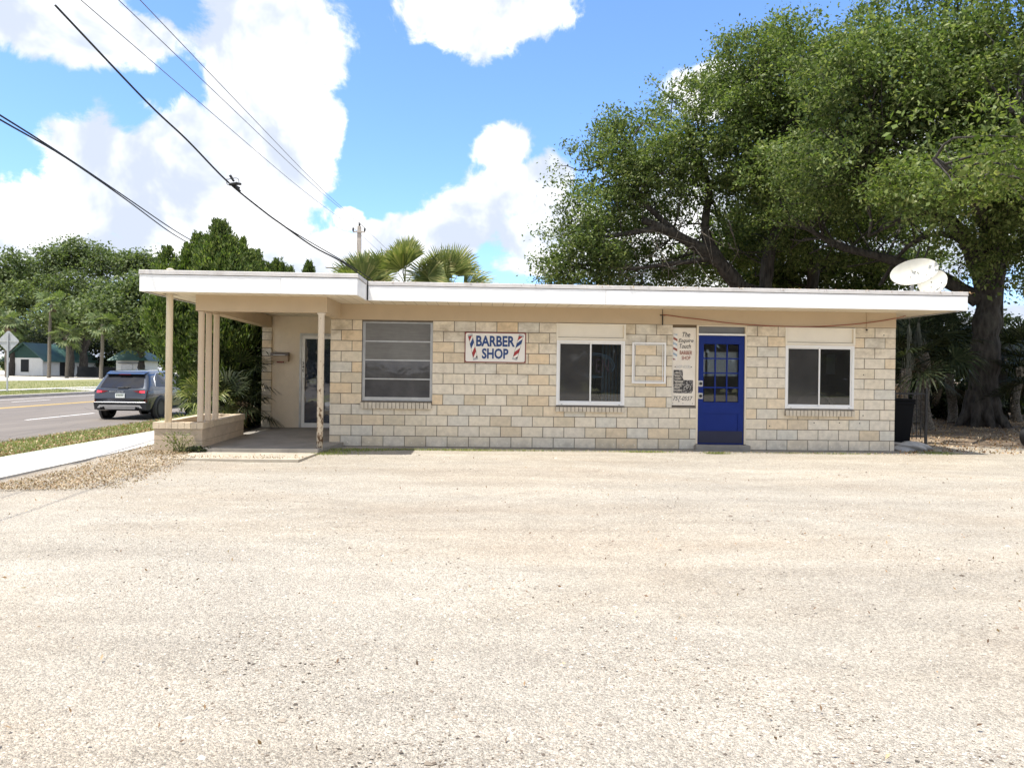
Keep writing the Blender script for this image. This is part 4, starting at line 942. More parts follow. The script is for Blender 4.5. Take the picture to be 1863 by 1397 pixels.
# ------------------------------------------------------------------ the car
def make_car():
    root = thing('parked_car', (0, 0, 0), 'dark blue SUV seen from behind with red tail lamps lit, on the road', 'car')
    prof_r = [(.34, .16), (.42, .06), (.55, .01), (.72, .0), (.80, .035), (.93, .05), (1.02, .075), (1.06, .11), (1.30, .28), (1.50, .43), (1.545, .40), (1.60, .46), (1.64, .72), (1.672, 1.2), (1.68, 1.8), (1.67, 2.2), (1.62, 2.6), (1.40, 3.0), (1.12, 3.42), (1.05, 3.7), (.98, 4.1), (.88, 4.42), (.74, 4.56), (.5, 4.58), (.34, 4.5)]
    def hw(z, y):
        b = np.interp(z, [.28, .5, .75, .95, 1.06, 1.5, 1.6, 1.68], [.86, .915, .935, .935, .90, .725, .66, .60])
        return b*np.interp(y, [0, .12, .35, .8, 3.6, 4.2, 4.58], [.90, .945, .985, 1, 1, .95, .80])
    rear = [p for p in prof_r if p[1] <= 1.8]; top = prof_r
    ys = [.0, .02, .05, .08, .12, .2, .28, .36, .43, .5, .6, .72, .9, 1.2, 1.6, 2.0, 2.4, 2.6, 2.8, 3.0, 3.2, 3.42, 3.7, 4.0, 4.25, 4.42, 4.52, 4.58]
    rz = np.array([p[0] for p in prof_r]); ry = np.array([p[1] for p in prof_r]); it = 14
    up_y = ry[:15].copy(); up_y[10] = .435                       # monotone copy for the rear
    def ztop(y):
        if y <= 1.8: return float(np.interp(y, np.maximum.accumulate(up_y[3:15]), rz[3:15]))
        return float(np.interp(y, ry[14:23], rz[14:23]))
    def zbot(y):
        if y < .2: return float(np.interp(y, [0, .01, .06, .16], [.70, .55, .42, .34]))
        if y > 4.4: return float(np.interp(y, [4.4, 4.5, 4.56, 4.58], [.32, .34, .5, .6]))
        return .30
    nz, nx_ = 12, 7; rings = []
    for y in ys:
        zb, zt = zbot(y), ztop(y); ring_ = []
        for k in range(nz): z = zb+(zt-zb)*k/(nz-1); ring_.append((hw(z, y)*(1-(.05 if k == nz-1 else 0)), y, z-(.012 if k == nz-1 else 0)))
        wt = ring_[-1][0]
        for k in range(1, nx_-1): u = 1-2*k/(nx_-1); ring_.append((wt*u*.985, y, zt+.012*(1-u*u)))
        full = ring_+[(-x, yy, z) for x, yy, z in ring_[:nz][::-1]]
        rings.append(full)
    mb = MB(); n = len(rings[0]); V = [p for r_ in rings for p in r_]
    F = [(i*n+k, (i+1)*n+k, (i+1)*n+(k+1) % n, i*n+(k+1) % n) for i in range(len(rings)-1) for k in range(n)]
    mb.add(V, F, 'car', True); mb.add(rings[0], [tuple(range(n))], 'car'); mb.add(rings[-1], [tuple(range(n))[::-1]], 'car')
    body = mb.build('body', root)
    def yr(z): return float(np.interp(z, rz[:12], ry[:12]))
    def rearpoly(mb, pts, off, mat, nsub=6, thick=0):
        """panel on the rear face from (x, z) rows: pts = [(z, x0, x1)]"""
        vs = []; 
        for z, a, b in pts:
            for k in range(nsub+1): x = a+(b-a)*k/nsub; vs.append((x, yr(z)-off+.05*(abs(x)/.9)**3, z))
        fs = [(i*(nsub+1)+k, i*(nsub+1)+k+1, (i+1)*(nsub+1)+k+1, (i+1)*(nsub+1)+k) for i in range(len(pts)-1) for k in range(nsub)]
        mb.add(vs, fs, mat, True)
    mb = MB(); rearpoly(mb, [(1.07, -.70, .70), (1.18, -.685, .685), (1.3, -.655, .655), (1.42, -.62, .62), (1.50, -.60, .60)], .03, 'carglass'); rg = mb.build('rear_window', root)
    mb = MB(); mb.box((-.12, .06, 1.06), (.22, .12, 1.085), 'black', .008); mb.tube([(.0, .08, 1.08), (.12, .07, 1.10), (.3, .10, 1.09)], .012, 'black', 6); mb.build('wiper', rg)
    mb = MB(); mb.add([(-.62, .31, 1.53), (.62, .31, 1.53), (.66, .62, 1.625), (-.66, .62, 1.625), (-.60, .36, 1.50), (.60, .36, 1.50), (.64, .62, 1.58), (-.64, .62, 1.58)], [(0, 1, 2, 3), (7, 6, 5, 4), (0, 4, 5, 1), (1, 5, 6, 2), (2, 6, 7, 3), (3, 7, 4, 0)], 'car'); sp = mb.build('spoiler', root)
    mb = MB(); mb.box((-.20, .300, 1.508), (.20, .312, 1.532), 'lens'); mb.build('third_brake_lamp', sp)
    for s in (-1, 1):
        mb = MB(); o = .012
        def q(pts, off, mat):
            v = [(s*x, yr(z)-off+.055*(x/.9)**3+(.10 if x > .86 else 0)*(x-.86)/.08, z) for x, z in pts]; mb.add(v, [tuple(range(len(v))) if s < 0 else tuple(range(len(v)))[::-1]], mat)
        P = [(.40, .965), (.60, .985), (.80, .995), (.80, .87), (.60, .90)]; P2 = [(.80, .995), (.865, .985), (.865, .87), (.80, .87)]
        q(P, .03, 'lens'); q(P2, .03, 'lens')
        hwx = hw(.93, .1)
        mb.add([(s*.865, .055, .985), (s*(hwx+.02), .26, .965), (s*(hwx+.02), .26, .875), (s*.865, .055, .87)], [(0, 1, 2, 3) if s < 0 else (3, 2, 1, 0)], 'lens'); tl = mb.build('tail_lamp', root)
        mb = MB(); q([(.62, .965), (.78, .975), (.78, .905), (.62, .92)], .036, 'lit'); mb.build('lit_lens', tl)
        mb = MB(); mb.add([(s*.80, -.012, .72), (s*.86, .045, .72), (s*.86, .045, .60), (s*.80, -.012, .60)], [(0, 1, 2, 3) if s < 0 else (3, 2, 1, 0)], 'lens'); mb.build('reflector', root)
        # side glass, chrome line, mirror
        mb = MB()
        def side(pts, off, mat):
            v = [(s*(hw(z, y)+off), y, z) for y, z in pts]; mb.add(v, [tuple(range(len(v))) if s < 0 else tuple(range(len(v)))[::-1]], mat)
        side([(.62, 1.13), (.78, 1.40), (1.05, 1.53), (1.6, 1.56), (1.62, 1.09), (.9, 1.10)], .008, 'carglass'); mb.build('side_window', root)
        mb = MB(); side([(1.70, 1.56), (2.55, 1.53), (3.05, 1.12), (1.70, 1.08)], .008, 'carglass'); mb.build('side_window', root)
        mb = MB(); mb.tube([(s*(hw(z, y)+.010), y, z) for y, z in ((.60, 1.12), (.74, 1.41), (1.0, 1.555), (1.6, 1.59), (2.3, 1.57), (2.65, 1.53))], .013, 'silver', 6); mb.build('window_trim', root)
        mb = MB(); mb.box((s*.98-.11, 2.86, 1.06), (s*.98+.11, 2.98, 1.20), 'car', .03); mb.build('mirror', root)
        mb = MB(); mb.box((s*.925-.02, 1.2, .30), (s*.925+.02, 3.35, .37), 'cladding', .01); mb.build('side_sill', root)
        for y in (.90, 3.62):                    # arch, tyre, rim
            mb = MB(); mb.lathe([(0, .955), (.395, .955), (.44, .945), (.44, .86)], (0, y, .37), 'cladding', (s, 0, 0), 30)
            mb.lathe([(0, .957), (.375, .957)], (0, y, .37), 'black', (s, 0, 0), 30); mb.build('wheel_arch', root)
            mb = MB(); mb.lathe([(.23, .72), (.30, .70), (.345, .72), (.362, .78), (.362, .90), (.345, .965), (.30, .975), (.235, .968)], (0, y, .362), 'rubber', (s, 0, 0), 32); wl = mb.build('wheel', root)
            mb = MB(); mb.lathe([(0, .945), (.05, .955), (.06, .94), (.06, .935)], (0, y, .362), 'cladding', (s, 0, 0), 16); mb.lathe([(.20, .94), (.235, .965), (.238, .94)], (0, y, .362), 'cladding', (s, 0, 0), 30)
            for k in range(5):
                a = 2*math.pi*k/5; d1 = Vector((0, math.cos(a), math.sin(a))); d2 = Vector((0, -d1.z, d1.y)); c_ = Vector((s*.945, y, .362))
                mb.add([c_+d1*.05+d2*.025, c_+d1*.05-d2*.025, c_+d1*.225-d2*.045, c_+d1*.225+d2*.045], [(0, 1, 2, 3)], 'galv')
            mb.lathe([(0, .90), (.235, .90)], (0, y, .362), 'black', (s, 0, 0), 24); mb.build('rim', wl)
    mb = MB(); mb.add([(-.84, .02, .34), (.84, .02, .34), (.86, -.012, .58), (-.86, -.012, .58), (-.90, .22, .34), (.90, .22, .34), (.93, .2, .58), (-.93, .2, .58)], [(0, 1, 2, 3), (4, 0, 3, 7), (1, 5, 6, 2), (3, 2, 6, 7), (4, 5, 1, 0)], 'cladding'); mb.box((-.84, -.03, .575), (.84, .05, .60), 'silver', .006); mb.build('rear_bumper', root)
    mb = MB(); mb.add([(-.74, -.02, .40), (-.66, -.03, .50), (.66, -.03, .50), (.74, -.02, .40), (.62, -.02, .40), (.52, -.025, .455), (-.52, -.025, .455), (-.62, -.02, .40)], [(0, 7, 6, 1), (1, 6, 5, 2), (2, 5, 4, 3)], 'silver'); mb.add([(-.52, -.02, .452), (.52, -.02, .452), (.48, 0, .36), (-.48, 0, .36)], [(3, 2, 1, 0)], 'galv'); mb.build('skid_plate', root)
    for s in (-.58, .58): mb = MB(); mb.lathe([(.045, 0), (.055, 0), (.055, .12), (.045, .12), (.045, 0)], (s, -.045, .395), 'black', (0, 1, 0), 16); mb.build('exhaust', root)
    mb = MB(); mb.box((-.155, -.012, .735), (.155, .004, .885), 'plate', .003); pt_ = mb.build('number_plate', root)
    mb = MB(); mb.box((-.13, -.0145, .85), (.13, -.0125, .866), 'plategreen')
    for k in range(5): mb.box((-.115+k*.048, -.0145, .80), (-.085+k*.048, -.0125, .838), 'plategreen')
    mb.build('marking', pt_)
    mb = MB(); text(mb, 'ESCAPE', -.36, .93, .10, .962, .028, 'silver', 0, .01, .006); mb.build('lettering', root)
    mb = MB(); mb.add([(.0, 1.0, 1.66), (.02, 1.0, 1.66), (.02, 1.18, 1.66), (.0, 1.18, 1.66), (.01, 1.16, 1.74)], [(0, 1, 4), (1, 2, 4), (2, 3, 4), (3, 0, 4)], 'car'); mb.build('antenna_fin', root)
    return root
car = make_car()
p = atz(190, 761, -.1); car.location = (-9.2, 10.5, -.30); car.rotation_euler = (0, 0, R(0))
# ------------------------------------------------------------------ far side of the road
def far_sign():
    b = atd(13, 714, 43); t = thing('diamond_sign', (b.x, b.y, 0), 'grey back of a diamond warning sign on a steel post across the road', 'road sign', None)
    mb = MB(); mb.box((-.04+b.x, b.y-.03, -.25), (b.x+.04, b.y+.03, atd(18, 602, 43).z-.12), 'galv'); mb.build('post', t)
    c = Vector((b.x, b.y+.04, atd(18, 621, 43).z)); h = .645; P = []
    for k in range(4):
        a0 = math.pi/2*k
        for da in (-.09, .09): a = a0+da; P.append((c.x+h*.96*math.cos(a)*(1), c.z+h*.96*math.sin(a)))
    mb = MB(); mb.plate(P[::-1][::-1], c.y, 'galv', .01); mb.build('panel', t)
    mb = MB(); mb.box((c.x-h*.93, c.y-.035, c.z-.025), (c.x+h*.93, c.y-.002, c.z+.025), 'steel'); mb.build('brace', t)
far_sign()
def gable_house(name, x0, x1, y0, y1, zb, hw_, hr, label, door, winx, ridge_y=False):
    t = thing(name, ((x0+x1)/2, (y0+y1)/2, 0), label, 'building'); mb = MB(); mb.box((x0, y0, zb), (x1, y1, zb+hw_), 'bwhite'); mb.build('wall', t); zt = zb+hw_; xm = (x0+x1)/2; o = .7
    mb = MB(); mb.add([(x0, y0-.01, zt), (x1, y0-.01, zt), (xm, y0-.01, zt+hr*.97)], [(0, 1, 2)], 'greengable'); mb.build('gable', t)
    mb = MB(); e = .12
    for s in (-1, 1):
        xe = xm+s*((x1-x0)/2+o); ze = zt-hr*o/((x1-x0)/2)
        mb.add([(xm, y0-o, zt+hr), (xe, y0-o, ze), (xe, y1+o, ze), (xm, y1+o, zt+hr), (xm, y0-o, zt+hr+e), (xe, y0-o, ze+e), (xe, y1+o, ze+e), (xm, y1+o, zt+hr+e)], [(0, 1, 2, 3), (7, 6, 5, 4), (0, 4, 5, 1), (1, 5, 6, 2), (2, 6, 7, 3)] if s < 0 else [(3, 2, 1, 0), (4, 5, 6, 7), (1, 5, 4, 0), (2, 6, 5, 1), (3, 7, 6, 2)], 'greenroof')
    mb.build('roof', t)
    for (a, b, c, d) in winx: mb = MB(); mb.box((a, y0-.06, zb+c), (b, y0-.01, zb+d), 'fence'); mb.build('window', t)
    if door: mb = MB(); mb.box((x1+.005, door[0], zb), (x1+.06, door[1], zb+2.2), 'fence'); mb.build('door', t)
    return t
g = lambda px, py, d: atd(px, py, d)
a, b = g(13, 682, 112), g(76, 682, 112)
gable_house('white_shed', a.x, b.x, a.y, a.y+15, .1, 2.75, 2.3, 'long white shed with green metal gable roof across the road', (a.y+4.5, a.y+5.9), [(a.x+2.1, a.x+3.3, .55, 2.5)])
a, b = g(211, 684, 100), g(262, 684, 100)
t = thing('small_white_building', ((a.x+b.x)/2, a.y, 0), 'small white building with pointed green hipped roof behind the car', 'building')
mb = MB(); mb.box((a.x, a.y, .0), (b.x, a.y+4, 2.6), 'bwhite'); mb.build('wall', t); xm = (a.x+b.x)/2-.5; o = .9
mb = MB(); mb.add([(a.x-o, a.y-o, 2.5), (b.x+o, a.y-o, 2.5), (b.x+o, a.y+4+o, 2.5), (a.x-o, a.y+4+o, 2.5), (xm, a.y+1.8, 4.9)], [(0, 1, 4), (1, 2, 4), (2, 3, 4), (3, 0, 4), (3, 2, 1, 0)], 'greenroof'); mb.build('roof', t)
mb = MB(); mb.box((a.x+.7, a.y-.08, .0), (a.x+2.3, a.y-.01, 2.0), 'galv'); mb.build('door', t)
mb = MB(); mb.box((a.x+.5, a.y-.6, 2.12), (b.x-.8, a.y-.02, 2.2), 'cladding'); mb.build('awning', t)
a, b = g(140, 684, 108), g(212, 684, 108)
t = thing('board_fence', ((a.x+b.x)/2, a.y, 0), 'dark board fence between the white shed and the small building', 'fence')
mb = MB(); n_ = int((b.x-a.x)/.16)
for k in range(n_): mb.box((a.x+k*.16, a.y, 0), (a.x+k*.16+.15, a.y+.03, 1.55+.05*rng.random()), 'fence')
mb.build('boards', t)
for k in range(0, n_, 15): mb = MB(); mb.box((a.x+k*.16, a.y+.031, 0), (a.x+k*.16+.1, a.y+.13, 1.65), 'fence'); mb.build('post', t)

# ------------------------------------------------------------------ trees
def limbs(mb, paths, mat='bark', seg=9):
    for pts, ra, rb in paths:
        P = bend(pts, 5); n = len(P); rr = [(ra+(rb-ra)*(i/(n-1))**.8)*(1+.10*math.sin(i*1.3+ra*9)+.06*math.sin(i*2.9)) for i in range(n)]
        mb.tube(P, rr, mat, seg)
def twigs(mb, skel, C, k, rmax=.035, mat='bark'):
    S = np.array(skel); idx = rng.choice(len(C), min(k, len(C)), replace=False)
    for i in idx:
        c = C[i]; d = np.linalg.norm(S-c, axis=1); j = rng.choice(np.argsort(d)[:4]); s = S[j]; L_ = np.linalg.norm(c-s)
        if L_ < .2: continue
        mid = (s+c)/2+rng.normal(size=3)*L_*.14+np.array([0, 0, L_*.08]); r0 = min(rmax, .012+.011*L_)
        mb.tube([s, s*.5+mid*.5+rng.normal(size=3)*L_*.04, mid, (mid+c)/2+rng.normal(size=3)*L_*.05, c], [r0, r0*.85, r0*.65, r0*.45, r0*.2], mat, 5, False)
def skel(paths):
    o = []
    for pts, ra, rb in paths: o += [tuple(p) for p in bend(pts, 4)[2:]]
    return o
def blob(px, py, dep, rx, ry, rd):
    """ellipsoid standing at a depth, with its half sizes in metres"""
    c = atd(px, py, dep); return (c.x, c.y, c.z, rx, rd, ry)

# big live oak at the right of the shop
T = atz(1786, 775, 0); tx, tyy = T.x, T.y
oakA = thing('live_oak', (tx, tyy, 0), 'huge live oak with thick flared trunk beside the shop, crown over the dishes', 'tree', 'live oaks around the shop')
P_ = lambda px, py, d: tuple(atd(px, py, d))
pathsA = [
 ([(tx, tyy, -.1), (tx+.02, tyy, 1.2), (tx+.08, tyy, 2.8), P_(1797, 560, 22), P_(1803, 470, 22), P_(1800, 400, 21.8), P_(1790, 320, 21.5)], .48, .28),
 ([P_(1795, 540, 22), P_(1760, 440, 21.6), P_(1700, 380, 21), P_(1620, 330, 20.5), P_(1540, 270, 20)], .30, .07),
 ([P_(1780, 545, 22.1), P_(1700, 500, 22.4), P_(1610, 470, 23), P_(1520, 445, 23.4), P_(1430, 390, 23.6)], .26, .06),
 ([P_(1800, 430, 22), P_(1850, 330, 20.5), P_(1880, 250, 18.5), P_(1840, 200, 17)], .28, .06),
 ([P_(1803, 480, 22), P_(1900, 420, 22), P_(2000, 380, 21.5)], .26, .07),
 ([P_(1795, 330, 21.5), P_(1760, 240, 21), P_(1720, 150, 20.5)], .25, .06),
 ([P_(1790, 400, 21.8), P_(1780, 380, 19.5), P_(1750, 330, 17), P_(1700, 290, 14.8)], .24, .05),
 ([P_(1700, 380, 21), P_(1640, 400, 20.4), P_(1580, 430, 20)], .11, .04),
 ([P_(1600, 520, 23.2), P_(1650, 450, 22.6), P_(1715, 425, 22.2), P_(1770, 455, 22)], .05, .10),
]
mb = MB(); limbs(mb, pathsA)
for k in range(9):                          # root flare
    a = 2*math.pi*k/9+.3; r_ = rng.uniform(.60, .80); mb.tube([(tx+.34*math.cos(a), tyy+.34*math.sin(a), 1.1), (tx+.40*math.cos(a), tyy+.40*math.sin(a), .40), (tx+r_*math.cos(a), tyy+r_*math.sin(a), -.05)], [.10, .15, .09], 'bark', 8)
blobsA = [blob(1560, 250, 20, 2.4, 1.7, 2.2), blob(1660, 190, 19.5, 2.6, 2.0, 2.4), blob(1780, 170, 19, 2.6, 2.2, 2.5), blob(1850, 300, 18, 1.5, 1.6, 2.0), blob(1700, 330, 17.6, 1.5, 1.2, 1.6),
          blob(1500, 330, 22.5, 2.2, 1.5, 2), blob(1650, 100, 20, 3.0, 1.8, 2.6), blob(1800, 80, 20, 3.0, 2, 2.6), blob(1950, 250, 20, 3, 3.2, 3), blob(1600, 400, 25.5, 1.5, .8, 1.4), blob(1450, 420, 26, 1.3, .9, 1.2),
          blob(1760, 330, 24.5, 2.4, 1.6, 1.5), blob(1850, 440, 20.5, 1.0, .9, 1.2), blob(1690, 440, 25, 1.0, .6, 1.2), blob(1560, 470, 26, 1.3, .6, 1.2), blob(1630, 440, 25.5, 1.2, .7, 1.2), blob(1745, 420, 20, .9, .9, 1.0), blob(1840, 520, 21, .8, .7, 1)]
overA = [(11.9, 1.6, 6.9, .7, .8, .45), (13.0, .2, 5.9, 1.9, 1.5, .8), (15.5, 9, 7.6, 3, 2.5, .9), (20, 9, 7.6, 3.5, 3, 1.0), (18, 13, 8, 4, 3, 1), (22, 5, 7, 3, 3, 1.2), (24, 0, 6.6, 3, 3, 1), (26, 6, 7, 3, 4, 1.2), (22, -1, 6.6, 2.5, 1.6, .9), (14, 12, 8.2, 3, 3, .9), (21, 13, 8, 3, 3, 1), (16.5, 6.5, 7.2, 2, 2, .8), (15.0, .6, 5.8, 2.4, 1.7, .9), (13.6, 3.0, 6.3, 2.6, 2.0, .9), (17.5, 1.6, 6.2, 2.6, 2.2, 1.0), (15.8, 4.4, 6.6, 2.4, 2.0, .9), (18.2, 4.6, 7.0, 3, 2.5, 1.2)]  # blobs behind and far right are unseen canopy, added to shade the thicket
C = crown(blobsA, 1900, 62, .26, .12, 'oak', 'crown', oakA, .38, fill=900, sup=6)
C2 = crown(overA, 1000, 56, .25, .12, 'oak2', 'overhang_and_shade_crown', oakA, .6, fill=600, sup=5)
sk = skel(pathsA); twigs(mb, sk, C, 330); twigs(mb, sk, C2, 120); mb.build('trunk', oakA)

# second oak behind the roof, leaning to the left
tb = (11.9, 13.6); oakB = thing('live_oak', (*tb, 0), 'spreading live oak behind the flat roof with limb leaning towards the palms', 'tree', 'live oaks around the shop')
pathsB = [
 ([(*tb, -.1), (tb[0]-.2, tb[1], 1.8), P_(1390, 560, 27), P_(1345, 520, 26.8), P_(1300, 470, 26.5), P_(1235, 430, 26), P_(1170, 400, 25.5)], .50, .14),
 ([P_(1345, 520, 26.8), P_(1285, 430, 27), P_(1290, 340, 27.2), P_(1260, 270, 27)], .26, .07),
 ([P_(1390, 560, 27), P_(1400, 460, 27), P_(1430, 370, 26.5), P_(1450, 270, 26)], .30, .09),
 ([P_(1235, 430, 26), P_(1150, 350, 26), P_(1090, 300, 26)], .14, .04), ([P_(1200, 415, 25.7), P_(1110, 430, 25.4), P_(1040, 440, 25.2)], .12, .04),
 ([P_(1300, 470, 26.5), P_(1220, 480, 26), P_(1130, 490, 25.6), P_(1050, 480, 25.4)], .12, .035),
 ([P_(1430, 370, 26.5), P_(1390, 280, 26), P_(1350, 210, 26)], .16, .05)]
blobsB = [blob(1065, 430, 25.4, 1.3, 1.2, 1.5), blob(1120, 330, 25.8, 1.8, 1.6, 1.8), blob(1200, 280, 26, 2.2, 1.9, 2.0), blob(1310, 250, 26, 2.6, 1.9, 2.4), blob(1420, 220, 26, 2.5, 2.0, 2.4), blob(1150, 400, 28.5, 1.7, 1.3, 1.5),
          blob(1050, 490, 25.3, 1.0, .7, 1.2), blob(1270, 350, 28.3, 2.3, 1.3, 1.6), blob(1380, 330, 25.4, 2.2, 1.7, 2), blob(1400, 130, 26, 2.6, 1.9, 2.4), blob(1300, 180, 27, 1.9, 1.3, 2), blob(1180, 230, 26.5, 1.0, .75, 1.2), blob(1500, 130, 26, 2.6, 2.2, 2.4), blob(1110, 250, 26.4, .8, .75, 1), blob(1500, 330, 27.5, 2.4, 1.6, 1.8), blob(1180, 470, 28.5, 1.6, .7, 1.2), blob(1090, 485, 25.6, 1.5, .7, 1.4), blob(1240, 490, 29, 1.4, .6, 1.2), blob(1340, 440, 29, 1.6, .9, 1.3), blob(1420, 440, 29.5, 1.5, .9, 1.4), blob(1015, 470, 25.2, .6, .7, 1), blob(1070, 515, 25.6, 1.3, .5, 1.2), blob(1150, 518, 28, 1.4, .5, 1.2), blob(1260, 522, 29, 1.3, .5, 1.2)]
mb = MB(); limbs(mb, pathsB); C = crown(blobsB, 2400, 60, .26, .125, 'oak', 'crown', oakB, .40, fill=1000, sup=6); twigs(mb, skel(pathsB), C, 300)
for k in range(26):                         # bare pale twigs under the crown
    p = atd(rng.uniform(1140, 1330), rng.uniform(400, 500), 25.2); mb.tube([p, p+Vector(rng.normal(size=3))*.35+Vector((0, 0, -.1)), p+Vector(rng.normal(size=3))*.7+Vector((0, 0, -.25))], [.022, .016, .006], 'palmbark', 5)
mb.build('trunk', oakB)
# third oak, a thinner one further back in the middle
tb = (16.0, 17.5); oakC = thing('live_oak', (*tb, 0), 'slender live oak further back between the two big oaks', 'tree', 'live oaks around the shop')
pathsC = [([(*tb, -.1), (tb[0], tb[1], 2.5), P_(1478, 520, 31), P_(1470, 420, 31), P_(1480, 300, 31)], .42, .16), ([P_(1474, 470, 31), P_(1420, 400, 31), P_(1380, 340, 31)], .22, .06), ([P_(1470, 420, 31), P_(1530, 350, 31), P_(1580, 300, 31)], .2, .06)]
mb = MB(); limbs(mb, pathsC); blobsC = [blob(1380, 420, 31, 2.6, 1.5, 2), blob(1480, 300, 31, 3.2, 2.4, 2.4), blob(1570, 400, 32, 2.6, 1.5, 2), blob(1300, 470, 31, 1.8, 1.0, 1.6), blob(1480, 480, 32, 2.2, .8, 1.6), blob(1400, 500, 33, 2.5, .8, 1.6), blob(1580, 490, 33, 2.5, .8, 1.6), blob(1660, 480, 34, 2, 1, 1.6), blob(1380, 525, 33, 2.6, .6, 1.4), blob(1500, 528, 33, 2.6, .6, 1.4), blob(1600, 530, 33, 2, .6, 1.4)]
C = crown(blobsC, 900, 50, .40, .17, 'oak', 'crown', oakC, .5, fill=1500); twigs(mb, skel(pathsC), C, 90); mb.build('trunk', oakC)
# small trunk right of the big oak
tb = atz(1822, 762, 0); t = thing('young_oak', (tb.x, tb.y, 0), 'thin straight trunk just behind the huge oak', 'tree'); pth = [([(tb.x, tb.y, -.1), (tb.x+.02, tb.y, 2), (tb.x-.05, tb.y+.1, 4.2), (tb.x+.3, tb.y+.2, 6.4)], .17, .08)]
mb = MB(); limbs(mb, pth); mb.build('trunk', t); crown([(tb.x+.5, tb.y+.3, 6.8, 1.6, 1.6, 1.3), (tb.x+1.5, tb.y, 5.2, 1.2, 1.2, .7)], 170, 40, .35, .14, 'oak', 'crown', t)

# spanish moss hanging below the eave
for px, py, d, ln, lab in ((1654, 590, 18, 1.35, 'long grey beard of spanish moss hanging beside the shop corner'), (1671, 585, 18.4, .75, 'short grey tuft of spanish moss hanging near the dishes')):
    p = atd(px, py, d); t = thing('spanish_moss', tuple(p), lab, 'moss'); S = []
    for k in range(150):
        z0 = -rng.uniform(0, ln*.8); l_ = rng.uniform(.12, .3); wv = .02+.055*math.exp(-((z0/ln+.62)/.2)**2); a = p+Vector((rng.normal()*wv, rng.normal()*wv, z0)); b = a+Vector((rng.normal()*.025, rng.normal()*.02, -l_)); sv = Vector((.006, .002, 0)); S += [a-sv, a+sv, b+sv*.6, b-sv*.6]
    npmesh('strands', [tuple(v) for v in S], 'moss', t)
    mb = MB(); mb.tube([p+Vector((.0, 0, -ln*.5)), p+Vector((.02, 0, .3)), p+Vector((0, .05, 1.2)), p+Vector((.5, .4, 2.0))], [.006, .008, .014, .03], 'bark', 5); mb.build('twig', t)

# fan palms
def fan(hub, axis, nrm, Lb, nb=34, droop=.25, spread=1.95, wmax=.05, Q=None):
    hub, axis, nrm = Vector(hub), Vector(axis).normalized(), Vector(nrm).normalized(); sdv = nrm.cross(axis).normalized(); nrm = axis.cross(sdv)
    for k in range(nb):
        a = (k/(nb-1)-.5)*2*spread; d = (axis*math.cos(a)+sdv*math.sin(a)); l_ = Lb*(.70+.30*math.cos(a*.8))*rng.uniform(.9, 1.05); fold = nrm*(.018 if k % 2 else -.018)
        wv = (axis*-math.sin(a)+sdv*math.cos(a)); cup = nrm*(abs(a)/spread)**2*.10*Lb
        b0 = hub+d*.03; m1 = hub+d*l_*.55+cup+fold; tp = hub+d*l_+cup*1.4+Vector((0, 0, -droop*l_*rng.uniform(.3, 1.1)))
        Q.append((b0-wv*.006, b0+wv*.006, m1+wv*wmax*.5, m1-wv*wmax*.5)); m2 = m1.lerp(tp, .55)+Vector((0, 0, droop*l_*.10)); Q.append((m1-wv*wmax*.5, m1+wv*wmax*.5, m2+wv*wmax*.3, m2-wv*wmax*.3)); Q.append((m2-wv*wmax*.3, m2+wv*wmax*.3, tp, tp))
def fan_palm(name, base, H, label, cat, nf=26, pet=(.7, 1.1), Lb=(.75, 1.0), mat='palm', group=None, face=None, trunk=.16, elev=(-.5, 1.35), nb=34, dead=6, dirs=None, wmax=.05):
    base = Vector(base); t = thing(name, tuple(base), label, cat, group); top = base+Vector((rng.normal()*.1, rng.normal()*.1, H)); Q = []; pm_ = MB()
    if H > .4:
        mb = MB(); n = 14; pts = [base.lerp(top, i/(n-1))+Vector((.05*math.sin(i*.5+base.x), .04*math.sin(i*.4), 0)) for i in range(n)]; mb.tube(pts, [trunk*(1.18-.25*i/(n-1)+.05*math.sin(i*2.3)) for i in range(n)], 'palmbark', 12); mb.build('trunk', t); top = pts[-1]
    for i in range(nf):
        az_ = i*2.39996+rng.uniform(-.25, .25); e = elev[0]+(elev[1]-elev[0])*((i+.5)/nf)**.8+rng.uniform(-.1, .1)
        if dirs and i < len(dirs): az_, e = dirs[i]
        d = Vector((math.cos(az_)*math.cos(e), math.sin(az_)*math.cos(e), math.sin(e))); pl_ = rng.uniform(*pet); hub = top+d*pl_+Vector((0, 0, -.12*pl_*math.cos(e)))
        pm_.tube([top, top+d*pl_*.5+Vector((0, 0, .03)), hub], [.018, .014, .010], mat, 5)
        ax = (d+Vector((0, 0, -.28*math.cos(e)))).normalized(); nn = Vector((-math.cos(az_)*math.sin(e), -math.sin(az_)*math.sin(e), math.cos(e)))
        nn = (nn+Vector(rng.normal(size=3))*.35) if face is None else (nn*.35+Vector(face)+Vector(rng.normal(size=3))*.45)
        fan(hub, ax, nn, rng.uniform(*Lb), nb, (.22+.25*rng.random())*(1 if face is None else .35), 1.9 if face is None else 1.15, wmax, Q)
    pm_.build('stalk', t); npmesh('fronds', [tuple(v) for q in Q for v in q], mat, t)
    if dead:
        Q = []
        for i in range(dead):
            az_ = rng.uniform(0, 6.28); d = Vector((math.cos(az_)*.45, math.sin(az_)*.45, -1)).normalized(); fan(top+d*.5, d, Vector((math.cos(az_), math.sin(az_), .3)), .7, 18, .1, 1.0, .03, Q)
        npmesh('dry_fronds', [tuple(v) for q in Q for v in q], 'deadpalm', t)
    return t
cP = [(733, 520, 24.5, 'tallest sabal palm crown rising behind the flat roof'), (672, 545, 24, 'sabal palm beside the corner of the porch roof, fronds just showing'), (812, 535, 24.8, 'sabal palm at the right of its group with drooping fronds')]
